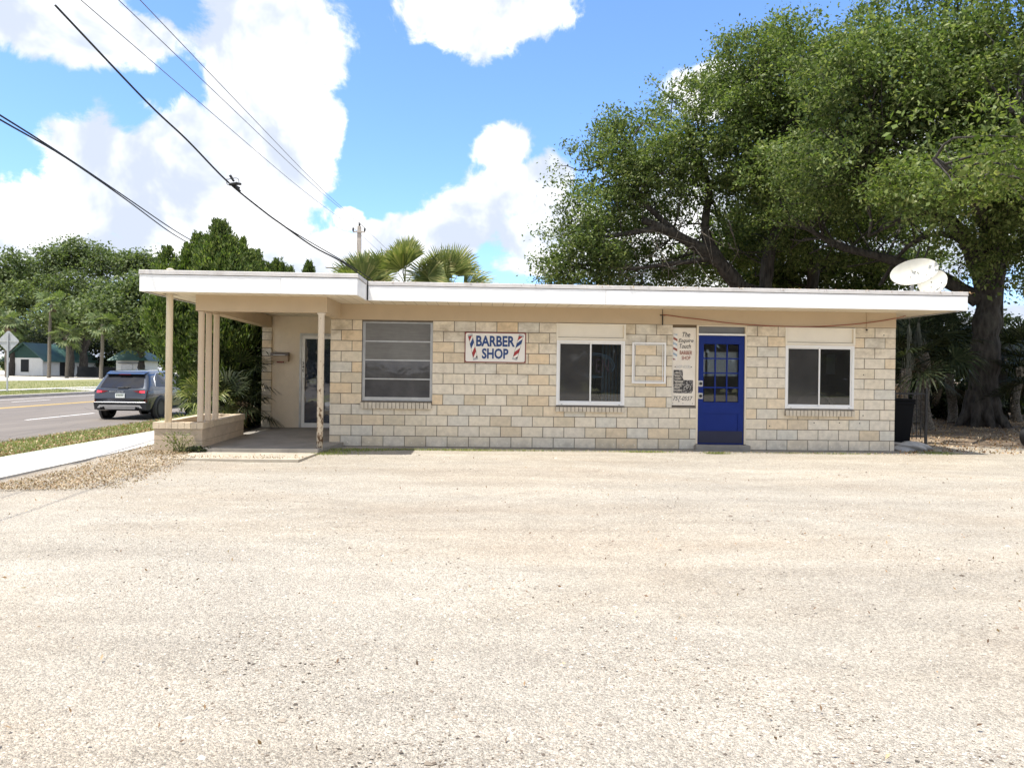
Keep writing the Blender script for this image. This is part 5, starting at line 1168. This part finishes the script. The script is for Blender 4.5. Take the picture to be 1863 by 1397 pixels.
for i, (px, py, d, lab) in enumerate(cP):
    p = atd(px, py, d); fan_palm('sabal_palm', (p.x, p.y, 0), p.z, lab, 'palm', 9, (.5, .85), (1.0, 1.3), 'palm', 'sabal palms behind the roof', (0, -1, .2), .17, (.1, 1.5), 36, 3, [[(1.6, 1.5), (3.0, 1.05), (.15, .95), (3.3, .5), (-.1, .45), (4.5, 1.0)], [(2.9, 1.15), (3.2, .6), (.2, 1.2), (1.5, .9), (4.2, .7), (.3, .4)], [(.2, 1.15), (2.9, 1.25), (0, .6), (-.2, .15), (3.2, .7), (4.6, .9)]][i], .06)
# understorey palmettos on the right, in the shade
sp = [(1650, 740, 19), (1690, 742, 20), (1735, 735, 23.5), (1668, 730, 23), (1850, 735, 24.5), (1900, 745, 21), (1716, 730, 26), (1810, 728, 27), (1765, 728, 28), (1640, 728, 27), (1880, 728, 29)]
for i, (px, py, d) in enumerate(sp):
    p = atd(px, py, d); H = (1.7, 2.2, 1.6, 2.6, 1.9, 1.2, 2.8, 2.0, 2.4, 2.2, 1.6)[i]; r_ = ('nearest the bin', 'behind the iron gate', 'against the oak trunk', 'rising over the gate', 'right of the thin trunk', 'at the lot edge', 'deep behind the oak', 'behind both trunks', 'deep in the thicket', 'behind the shop corner', 'far behind the tyre')[i]
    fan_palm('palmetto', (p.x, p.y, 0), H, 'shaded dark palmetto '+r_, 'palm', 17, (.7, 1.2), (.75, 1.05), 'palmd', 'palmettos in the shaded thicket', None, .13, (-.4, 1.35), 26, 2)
def bush(name, c, r, n, label, cat, mat='farleaf2', group=None, size=.16, stems=5):
    t = thing(name, (c[0], c[1], 0), label, cat, group); mb = MB()
    for k in range(stems): a = rng.uniform(0, 6.28); mb.tube(bez((c[0]+.1*math.cos(a), c[1]+.1*math.sin(a), -.05), (c[0]+r[0]*.6*math.cos(a), c[1]+r[1]*.6*math.sin(a), r[2]*1.3), .1, 5, .04), taper(5, .04, .012), 'bark', 5)
    mb.build('stems', t); bl = [(c[0]+rng.normal()*r[0]*.35, c[1]+rng.normal()*r[1]*.35, r[2]*(.55+.7*rng.random()), r[0]*.7, r[1]*.7, r[2]*.6) for k in range(5)]
    crown(bl, n, 30, .22, size, mat, 'foliage', t, .6); return t
for i, (px, d, r, h_, lab) in enumerate(((1700, 33, 2.6, 2.6, 'dark shrub deep in the thicket behind the gate'), (1790, 35, 3.0, 3.0, 'dark shrub behind the huge oak trunk'), (1870, 34, 2.8, 2.6, 'dark shrub in the thicket far right of the oak'), (1640, 34, 2.2, 3.0, 'dark shrub just behind the shop corner'))):
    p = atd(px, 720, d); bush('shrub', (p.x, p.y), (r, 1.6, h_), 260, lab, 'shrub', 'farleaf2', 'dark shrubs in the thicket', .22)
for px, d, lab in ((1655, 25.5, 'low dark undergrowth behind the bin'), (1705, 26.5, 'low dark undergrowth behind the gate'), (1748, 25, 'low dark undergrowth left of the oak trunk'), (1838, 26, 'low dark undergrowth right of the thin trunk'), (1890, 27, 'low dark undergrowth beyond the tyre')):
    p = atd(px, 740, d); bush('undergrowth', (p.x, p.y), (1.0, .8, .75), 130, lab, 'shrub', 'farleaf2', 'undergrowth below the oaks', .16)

# cypresses behind the porch, a row running away from the street corner
def cypress(px, d, spires, label):
    """one conifer: spires = [(px, py of the tip, radius)]"""
    p = atd(px, 680, d); t = thing('cypress', (p.x, p.y, 0), label, 'tree', 'cypresses behind the porch'); mb = MB(); Q = []
    for i, (sx, sy, Rb) in enumerate(spires):
        tp = atd(sx, sy, d); H = tp.z; y0 = p.y+(.0, .35, -.3, .2)[i % 4]
        mb.tube([(p.x, p.y, -.05), ((p.x*2+tp.x)/3, y0, H*.3), (tp.x, y0, H*.6), (tp.x, y0, H*.97)], [.10, .07, .05, .012], 'bark', 7)
        nc = int(500*H*Rb/4.5); zz = H*(rng.uniform(0.02, 1, nc)**.95)*.965; f = 1-zz/H
        rr = Rb*1.12*np.minimum(1, f*2.15)**.92*np.clip(.62+zz/3.0, 0, 1)*(.80+.20*np.sin(zz*2.6+sx)*np.cos(zz*5.1+sx)); ph = rng.uniform(0, 6.283, nc); q = rng.uniform(.35, 1.0, nc)**.6
        cx = p.x+(tp.x-p.x)*np.clip(zz/(H*.6), 0, 1); C = np.stack([cx+rr*q*np.cos(ph), y0+rr*q*np.sin(ph), zz], 1); o = unit(np.stack([np.cos(ph)*.42, np.sin(ph)*.42, np.ones(nc)], 1))
        k = 34; P = np.repeat(C, k, 0); ax = np.repeat(o, k, 0); sc = np.repeat(np.minimum(1, f*3+.35), k)[:, None]; u = rng.uniform(-.24, .24, (nc*k, 1)); P = P+ax*u*sc+rng.normal(size=P.shape)*.06*(1.25-u*3)*sc
        Q.append(leafquads(P, .115*sc[:, 0]**.3, ax, .32, .1, .5, 1.5))
        zz = H*rng.uniform(.03, .86, 420); f = 1-zz/H; rr = Rb*np.minimum(1, f*2.1)**.85*np.clip(.62+zz/3.0, 0, 1)*.62*rng.uniform(.2, 1, 420); ph = rng.uniform(0, 6.283, 420)
        Q.append(leafquads(np.stack([p.x+(tp.x-p.x)*np.clip(zz/(H*.6), 0, 1)+rr*np.cos(ph), y0+rr*np.sin(ph), zz], 1), .34, np.tile([[0, 0, 1.]], (420, 1)), .5, .1, .5, 1.))
    mb.build('trunk', t); npmesh('crown', np.concatenate(Q), 'cyp', t)
cypress(410, 17.4, [(400, 392, .98), (352, 412, .82), (316, 446, .66), (377, 418, .8), (420, 420, .75), (334, 432, .7)], 'largest cypress behind the porch with several pointed tips')
cypress(440, 18.4, [(437, 426, .9), (452, 446, .6), (452, 505, .75)], 'second cypress of the row, its tip right of the largest one')
cypress(470, 19.8, [(466, 448, .78), (482, 466, .6)], 'cypress in the middle of the row with a narrow dark tip')
cypress(503, 21.5, [(507, 464, .70), (496, 468, .6)], 'short cypress showing a small double tip above the porch roof')
cypress(526, 23, [(527, 478, .6)], 'cypress just peeping over the porch roof, next to a gap')
cypress(563, 25.5, [(563, 467, .62), (556, 478, .5)], 'lone cypress tip standing apart above the porch roof')
# palmettos and shrubs below them, by the porch
sp = [(372, 700, 15.6, .6, 'bright palmetto between the pole and the car'), (343, 745, 14.9, .18, 'low bright palmetto behind the planter'), (428, 660, 17, 1.2, 'palmetto in the shade left of the block pier'), (412, 720, 16, .6, 'low shaded palmetto behind the three columns'), (450, 740, 16.8, .4, 'low dark palmetto at the foot of the pier'), (446, 650, 19.5, 1.8, 'tall shaded palmetto behind the pier')]
for i, (px, py, d, H, lab) in enumerate(sp):
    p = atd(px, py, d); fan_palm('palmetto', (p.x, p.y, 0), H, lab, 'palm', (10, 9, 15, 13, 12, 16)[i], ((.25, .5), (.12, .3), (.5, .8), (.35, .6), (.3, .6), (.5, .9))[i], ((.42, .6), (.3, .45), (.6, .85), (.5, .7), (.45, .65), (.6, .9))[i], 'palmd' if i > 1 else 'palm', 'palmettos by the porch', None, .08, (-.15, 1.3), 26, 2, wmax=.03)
for px, d, r, h_, lab in ((420, 18.3, .65, 1.2, 'dark shrub below the cypresses behind the columns'), (458, 19.2, .6, 1.4, 'dark shrub below the cypresses near the pier'), (388, 17.6, .5, .8, 'dark shrub below the cypresses behind the pole')):
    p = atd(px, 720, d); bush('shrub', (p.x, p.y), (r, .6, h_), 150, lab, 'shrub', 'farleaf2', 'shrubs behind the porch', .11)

# far oaks and palms across the road
def far_oak(px, base_d, blobs, label, mat='farleaf', trunkr=.5, n=240, size=.5, name='far_oak'):
    b = atd(px, 683, base_d); t = thing(name, (b.x, b.y, 0), label, 'tree', 'big oaks across the road'); bl = [blob(x, y, base_d+dd, rx*base_d/FPX, ry*base_d/FPX, rx*base_d/FPX*.8) for x, y, rx, ry, dd in blobs]
    paths = [([(b.x, b.y, -.1), (b.x+.2, b.y, 3), (b.x-.2, b.y, 6), tuple(np.array(bl[0][:3]))], trunkr, .12)]+[([(b.x, b.y, 3.5), tuple((np.array(q[:3])+np.array([b.x, b.y, 4]))/2), tuple(q[:3])], trunkr*.5, .08) for q in bl[1:]]
    mb = MB(); limbs(mb, paths, 'bark', 7); C = crown(bl, n, 40, .85, size*.9, mat, 'crown', t, .42, .62, .5, fill=int(n*1.2)); twigs(mb, skel(paths), C, 30, .09); mb.build('trunk', t)
far_oak(150, 118, [(110, 475, 48, 40, 0), (150, 462, 45, 32, 2), (190, 480, 45, 35, 0), (60, 500, 45, 40, 3), (120, 530, 60, 40, -3), (200, 540, 50, 40, -2)], 'tallest spreading oak across the road, crown rounded at the top', 'farleaf', .9, 420)
far_oak(20, 112, [(10, 500, 40, 50, 0), (-30, 520, 60, 70, 0), (35, 550, 45, 40, -3), (0, 600, 40, 35, 0)], 'oak at the left edge across the road above the diamond sign', 'farleaf', .6, 330)
far_oak(255, 100, [(215, 545, 40, 35, 0), (265, 540, 40, 50, 0), (300, 590, 40, 45, -3), (245, 600, 45, 40, -3), (190, 570, 42, 36, -4)], 'low dark limbed oak behind the small white building', 'farleaf', .6, 330)
far_oak(128, 104, [(140, 570, 42, 30, 0), (100, 580, 35, 28, 0), (170, 590, 34, 26, 0)], 'bright lower oak standing over the white shed roof', 'farleaf', .5, 190)
far_oak(228, 122, [(225, 480, 25, 26, 0), (262, 475, 26, 22, 0), (275, 500, 28, 30, 0)], 'thin airy oak tops behind the cypress row', 'farleaf', .4, 120)
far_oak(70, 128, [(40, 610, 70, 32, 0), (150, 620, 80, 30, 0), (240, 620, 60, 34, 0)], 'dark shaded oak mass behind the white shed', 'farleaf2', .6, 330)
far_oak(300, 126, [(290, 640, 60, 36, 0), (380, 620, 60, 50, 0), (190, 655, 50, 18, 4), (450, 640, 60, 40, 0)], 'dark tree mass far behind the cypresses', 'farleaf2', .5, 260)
def far_palm(px, pyb, pyt, d, label, bend_=0):
    b = atd(px, pyb, d); b.z = .02; tp = atd(px+bend_, pyt, d); fan_palm('tall_palm', (b.x, b.y, 0), tp.z, label, 'palm', 16, (1.0, 1.6), (1.0, 1.4), 'farleaf', 'tall palms across the road', None, .20, (-.9, 1.2), 12, 7, wmax=.25)
far_palm(88, 683.5, 555, 95, 'slim leaning palm in front of the white shed gable'); far_palm(122, 683.5, 610, 95, 'shorter rough trunked palm before the shed wall'); far_palm(184, 685, 590, 92, 'rough trunked palm between shed and small building'); far_palm(12, 683, 590, 95, 'palm behind the diamond sign'); 
t = thing('bare_pole', tuple(atz(136, 683.5)), 'slim grey utility pole among the palms across the road', 'pole'); p = atz(136, 683.5); mb = MB(); mb.tube([p, p+Vector((-.2, 0, 9.5))], [.17, .12], 'polec', 8); mb.build('shaft', t)
for i, px in enumerate(range(-40, 320, 60)):
    p = atd(px, 683, 138); bush('hedge_shrub', (p.x, p.y), (3.4, 1.5, 2.2), 90, ('green shrub at the far left of the background', 'green shrub behind the diamond sign', 'green shrub behind the white shed', 'green shrub behind the palms', 'light green shrub above the dark fence', 'green shrub behind the small building')[i], 'shrub', 'farleaf', 'background shrubs across the road', .45)

# ------------------------------------------------------------------ pole and wires
p = atd(653, 475, 45); up_ = thing('utility_pole', (p.x, p.y, 0), 'concrete utility pole with short crossarm behind the palms', 'utility pole'); mb = MB(); H = atd(653, 412, 45).z
mb.add([(p.x-.2, p.y-.2, -.05), (p.x+.2, p.y-.2, -.05), (p.x+.2, p.y+.2, -.05), (p.x-.2, p.y+.2, -.05), (p.x-.11, p.y-.11, H), (p.x+.11, p.y-.11, H), (p.x+.11, p.y+.11, H), (p.x-.11, p.y+.11, H)], [(4, 5, 6, 7), (0, 1, 5, 4), (1, 2, 6, 5), (2, 3, 7, 6), (3, 0, 4, 7)], 'polec'); mb.build('shaft', up_)
zc = atd(653, 423, 45).z; mb = MB(); mb.box((p.x-.38, p.y-.18, zc-.04), (p.x+.38, p.y-.112, zc+.04), 'polec'); mb.build('crossarm', up_)
ends = []
for dx, z in ((-.36, zc+.04), (.36, zc+.04), (0, H)):
    mb = MB(); mb.lathe([(0, 0), (.05, 0), (.05, .06), (.075, .08), (.05, .1), (.07, .14), (.04, .18), (.04, .24), (0, .24)], (p.x+dx, p.y-(.145 if dx else 0), z), 'cladding', seg=10); mb.build('insulator', up_); ends.append(Vector((p.x+dx, p.y, z+.22)))
lz = atd(606, 483, 44).z; q = atd(590, 483, 44); mb = MB(); mb.tube([(p.x, p.y-.1, lz-.2), (p.x-.8, p.y-.1, lz+.02), (q.x+.5, p.y-.1, lz)], .035, 'galv', 6); mb.build('lamp_arm', up_)
mb = MB(); mb.box((q.x-.1, p.y-.22, lz-.06), (q.x+.62, p.y+.02, lz+.06), 'galv', .03); mb.tube([(q.x+.3, p.y-.1, lz+.05), (q.x+.3, p.y-.1, lz+.2)], .03, 'galv', 6); mb.build('lamp_head', up_)
def wire(name, pts, r, mat, label, group=None):
    t = thing(name, tuple(pts[0]), label, 'wire', group); mb = MB(); mb.tube(bend([tuple(v) for v in pts], 6), r, mat, 5); mb.build('strand', t); return t
for e, (px, py), lab in zip([ends[0], ends[2], ends[1]], ((360, 184), (430, 184), (408, 184)), ('lowest thin power line running to the left end of the crossarm', 'thin power line running to the pole top', 'middle thin power line running to the right end of the crossarm')):
    m1 = atd(px, py, 21); far_ = m1+(m1-e)*.75+Vector((0, 0, .35)); mid = e.lerp(m1, .5)+Vector((0, 0, -.16)); wire('power_line', [e, mid, m1, far_], .011, 'thinwire', lab, 'thin power lines above the porch')
    e2 = e+Vector((4, 45, -.2)); wire('far_power_line', [e, e.lerp(e2, .5)+Vector((0, 0, -.8)), e2], .011, 'thinwire', lab.replace('running to', 'leaving'), 'thin power lines beyond the pole')
ds = lambda px, py, d: atd(px, py, d)
wp = [ds(100, 10, 12.5), ds(265, 184, 14.5), ds(340, 255, 15.4), ds(413, 330, 16.3), ds(480, 385, 17.2), ds(513, 409, 17.6), ds(570, 449, 18.6), ds(635, 485, 20), ds(700, 540, 21.1)]
t = wire('service_cable', wp, .021, 'wire', 'thick black service cable with a splice, dropping behind the porch roof'); mb = MB(); wq = [ds(513, 409, 17.6), ds(560, 438, 18.4), ds(640, 485, 20.1), ds(706, 530, 21.2)]; mb.tube(bend(wq, 6), .013, 'wire', 5); mb.build('second_strand', t)
mb = MB(); c = ds(421, 335, 16.4); 
for k in range(7): q = c+Vector(rng.normal(size=3))*.05; mb.tube([q, q+Vector((.09, .02, -.05))+Vector(rng.normal(size=3))*.05], [.034, .028], 'wire', 6)
lp = [c+Vector((-.08, 0, .1)), c+Vector((.02, 0, .13)), c+Vector((.14, 0, .13)), c+Vector((.17, 0, .05)), c+Vector((.12, 0, -.04))]; mb.tube(bend(lp, 5), .008, 'wire', 5); lp = [c+Vector((-.1, 0, .12)), c+Vector((-.1, 0, .0)), c+Vector((-.02, 0, -.03))]; mb.tube(bend(lp, 5), .008, 'wire', 5); mb.build('splice', t)
for off, lab in ((0, 'upper of the two thick black cables running into the cypress'), (8, 'lower of the two thick black cables running into the cypress')):
    wire('phone_cable', [ds(-150, 120+off*1.2, 9.5), ds(0, 210+off, 11.5), ds(120, 286+off*.2, 14), ds(230, 360+off*.5, 17.5), ds(300, 408+off, 21), ds(335, 430+off, 24), ds(380, 455+off, 30), ds(420, 478+off, 40)], .016, 'wire', lab, 'thick black cables at the left')

# unseen trees added behind the camera to darken the pane reflections
P = np.stack([rng.uniform(-70, 75, 5200), rng.normal(size=5200)*2.5-62, rng.uniform(0, 1, 5200)**.8*11.0], 1); P[:, 2] *= .75+.25*np.sin(P[:, 0]*.21)*np.sin(P[:, 0]*.077+1)
o = npmesh('reflection_woods', leafquads(P, 2.4, None, .7), 'farleaf2'); tag(o, 'unseen line of trees added behind the camera for dark reflections', kind='stuff')

# ------------------------------------------------------------------ small ground cover
def scatter(name, P, mat, size, kind='stuff', label=None, **kw):
    o = npmesh(name, leafquads(P, size, None, **kw), mat); o['kind'] = kind
    if label: o['label'] = label
def region(n, f):
    out_ = [];
    while len(out_) < n: q = f(); out_ += [q] if q is not None else []
    return np.array(out_)
def lf():
    px, py = rng.uniform(-40, 345), rng.uniform(805, 890); y0_ = np.interp(px, [-40, 0, 120, 281, 345], [905, 882, 858, 808, 812]); y1_ = np.interp(px, [-40, 60, 200, 300, 345], [915, 893, 872, 845, 822])
    if not (y0_-3+rng.normal()*2 < py < y1_+abs(rng.normal())*12): return None
    p = atz(px, py, .01); return (p.x, p.y, .008+.012*rng.random())
scatter('leaf_litter', region(6500, lf), 'litterpale', .032, label='brown leaf litter beside the sidewalk and planter', aspect=.5, upn=1.4)
P = np.stack([rng.uniform(-2.85, -2.0, 700), -1.22-abs(rng.normal(size=700))*.25, .008+.02*rng.random(700)], 1); scatter('leaf_litter_at_planter', P, 'litterpale', .032, aspect=.5, upn=1.2)
P = np.stack([rng.uniform(10.9, 26, 12000), -.5+rng.uniform(0, 1, 12000)**1.2*16, .004+.02*rng.random(12000)], 1); P[:, 1] += .5*np.sin(P[:, 0]*1.7); scatter('oak_leaf_litter', P, 'litter', .055, label='brown oak leaf litter in the shade', aspect=.5, upn=1.2)
P = np.stack([rng.uniform(-3, 16, 1000), -.3-rng.uniform(0, 1, 1000)**.7*11.5, .004+.008*rng.random(1000)], 1); scatter('fallen_leaves', P, 'litter', .028, label='scattered dry leaves and twigs on the lot', aspect=.42, upn=1.0)
P = np.stack([rng.uniform(.9, 11.9, 2600), -.84+rng.normal(size=2600)*.03, 3.0+.03*rng.random(2600)**2+.002], 1); P = P[(np.sin(P[:, 0]*2.3)+np.sin(P[:, 0]*5.1+1)+.9*rng.normal(size=2600)) > -.3]; scatter('roof_leaves', P, 'litter', .05, label='dead leaves along the roof edge', aspect=.4, upn=.6)
def weeds(name, n, f, mat, hmin, hmax, label):
    P = region(n, f); a = rng.uniform(0, 6.283, n); h_ = rng.uniform(hmin, hmax, n); ln = rng.normal(size=(n, 2))*.45*h_[:, None]; w_ = .0035+h_*.035
    b0 = P-np.stack([np.cos(a)*w_, np.sin(a)*w_, np.zeros(n)], 1); b1 = P+np.stack([np.cos(a)*w_, np.sin(a)*w_, np.zeros(n)], 1); tp = P+np.stack([ln[:, 0], ln[:, 1], h_], 1)
    o = npmesh(name, np.stack([b0, b1, tp], 1), mat, None, 3); tag(o, label, kind='stuff')
weeds('verge_grass', 46000, lambda: (lambda x: (x, -6+rng.uniform(0, 1)**1.5*42, -.022-.27*(-4.62-x)/3.33))(rng.uniform(-7.98, -4.58)), 'grass', .03, .085, 'short yellow green grass on the near verge')
def fg():
    y = rng.uniform(4, 60); x = rng.choice([rng.uniform(-26.3, -23.65), -27.6-rng.uniform(0, 1)**1.3*17]); return (x, y, np.interp(x, [-45, -27.5, -23.6], [0, -.04, -.17]))
weeds('far_verge_grass', 30000, fg, 'grass', .06, .16, 'grass on the far verge across the road')
P = np.stack([-4.66-abs(rng.normal(size=1500))*.05, rng.uniform(-6, 12, 1500), .005+.03*rng.random(1500)], 1); scatter('sidewalk_edge_litter', P, 'litter', .045, aspect=.5, upn=.8)
P = np.stack([rng.uniform(-7.8, -4.65, 3200), rng.uniform(-6, 14, 3200), .02+.03*rng.random(3200)], 1); P[:, 2] -= .27*(-4.62-P[:, 0])/3.33; scatter('verge_leaves', P, 'litter', .05, label='dry leaves on the near verge', aspect=.5, upn=1.)
def wb():
    c = random.choice([(.35, -1.0, .28, .22), (.2, -1.3, .2, .12), (1.0, -.62, .5, .04), (1.9, -.60, .6, .035), (2.6, -.62, .4, .03), (5.9, -.60, .28, .03), (7.2, -.72, .12, .03), (3.8, -.56, .8, .03), (9.2, -.58, .9, .025), (11.6, -.3, .2, .12), (.6, -.75, .35, .08)]); return (c[0]+rng.normal()*c[2], c[1]+rng.normal()*c[3], .0)
weeds('wall_weeds', 4600, wb, 'grass', .015, .05, 'low weeds along the concrete strip')
P = np.stack([rng.uniform(.4, 11.4, 900), -.47+rng.normal(size=900)*.10, .002+.006*rng.random(900)], 1); scatter('strip_litter', P, 'litterpale', .03, aspect=.45, upn=1.3)
P = np.stack([rng.uniform(-2.1, .2, 420), -2.2+abs(rng.normal(size=420))*.25, .018+.006*rng.random(420)], 1); scatter('pad_litter', P, 'litterpale', .03, aspect=.45, upn=1.3)
tw = thing('weed_clump', (-2.2, -1.45, 0), 'tall dry weed growing against the planter front', 'weed'); mb = MB()
for k in range(22): a = rng.uniform(0, 6.28); b = (-2.22+rng.normal()*.06, -1.36+rng.normal()*.04, 0); mb.tube(bez(b, (b[0]+rng.normal()*.22, b[1]-.05+rng.normal()*.08, rng.uniform(.15, .42)), .05, 6), taper(6, .005, .0015), 'grass', 4)
mb.build('stems', tw)
P = np.array([(-2.22+rng.normal()*.15, -1.40+rng.normal()*.07, .05+.3*rng.random()) for k in range(160)]); npmesh('leaves', leafquads(P, .06, None, .3), 'grass', tw)
P = np.array([(-1.96+rng.normal()*.10, -1.36+rng.normal()*.06, .03+.07*rng.random()) for k in range(260)]); t2 = thing('green_weed', (-1.96, -1.4, 0), 'small dark green weed at the planter corner', 'weed'); npmesh('leaves', leafquads(P, .06, None, .4), 'palmd', t2)
# loose shell and stones on the lot, thinning with distance
n = 46000; d = 2.3+rng.uniform(0, 1, n)**1.7*10.5; u = rng.uniform(-.80, .80, n); X_ = CAM.x+math.sin(YAW)*d+u*d; Y_ = CAM.y+d; k = (X_ > -3.1)&((Y_ < -.44)|(rng.random(n) < .25))&(Y_ < -.06)&((X_ > .35)|(Y_ < -1.95)); X_, Y_, d = X_[k], Y_[k], d[k]; n = len(X_)
r_ = (.003+.006*rng.random(n)**3)*(1+.04*d); big = rng.random(n) < .012; r_[big] *= 2.2
clump = np.sin(X_*1.3+Y_*.9)+np.sin(X_*2.9-Y_*2.1)+.8*rng.normal(size=n); keep = clump > -.8; X_, Y_, r_ = X_[keep], Y_[keep], r_[keep]; n = len(X_)
base = unit(np.array([(1, .1, 0), (.2, 1, .05), (-1, .05, 0), (0, -1, 0), (0.1, 0, 1)], dtype=float)); base[4] *= .7; F = [(0, 1, 4), (1, 2, 4), (2, 3, 4), (3, 0, 4)]
ang = rng.uniform(0, 6.283, n); ca, sa = np.cos(ang), np.sin(ang); V = np.repeat(base[None], n, 0)*rng.uniform(.55, 1.25, (n, 5, 1)); x = V[..., 0]*ca[:, None]-V[..., 1]*sa[:, None]; y = V[..., 0]*sa[:, None]+V[..., 1]*ca[:, None]
hz = .018*np.sin(X_*1.1+Y_*.7)+.014*np.sin(X_*.5-Y_*1.7+1)+.01*np.sin(X_*3.1+Y_*2.3); nearf = np.clip((-.9-Y_)/1.6, 0, 1); zg = -.006+hz*nearf*.6-.012*nearf
V = np.stack([x*r_[:, None]*1.25+X_[:, None], y*r_[:, None]+Y_[:, None], V[..., 2]*r_[:, None]*.8+zg[:, None]], -1)
me = bpy.data.meshes.new('loose_gravel'); me.vertices.add(n*5); me.vertices.foreach_set('co', V.astype(np.float32).ravel()); fi = (np.arange(n)[:, None, None]*5+np.array(F)[None]).reshape(-1, 3).astype(np.int32)
me.loops.add(fi.size); me.loops.foreach_set('vertex_index', fi.ravel()); me.polygons.add(len(fi)); me.polygons.foreach_set('loop_start', np.arange(len(fi), dtype=np.int32)*3); me.polygons.foreach_set('loop_total', np.full(len(fi), 3, dtype=np.int32)); me.materials.append(M['pebble']); me.update(calc_edges=True)
o = link('loose_gravel', me); tag(o, 'loose shell and stones on the lot', kind='stuff')
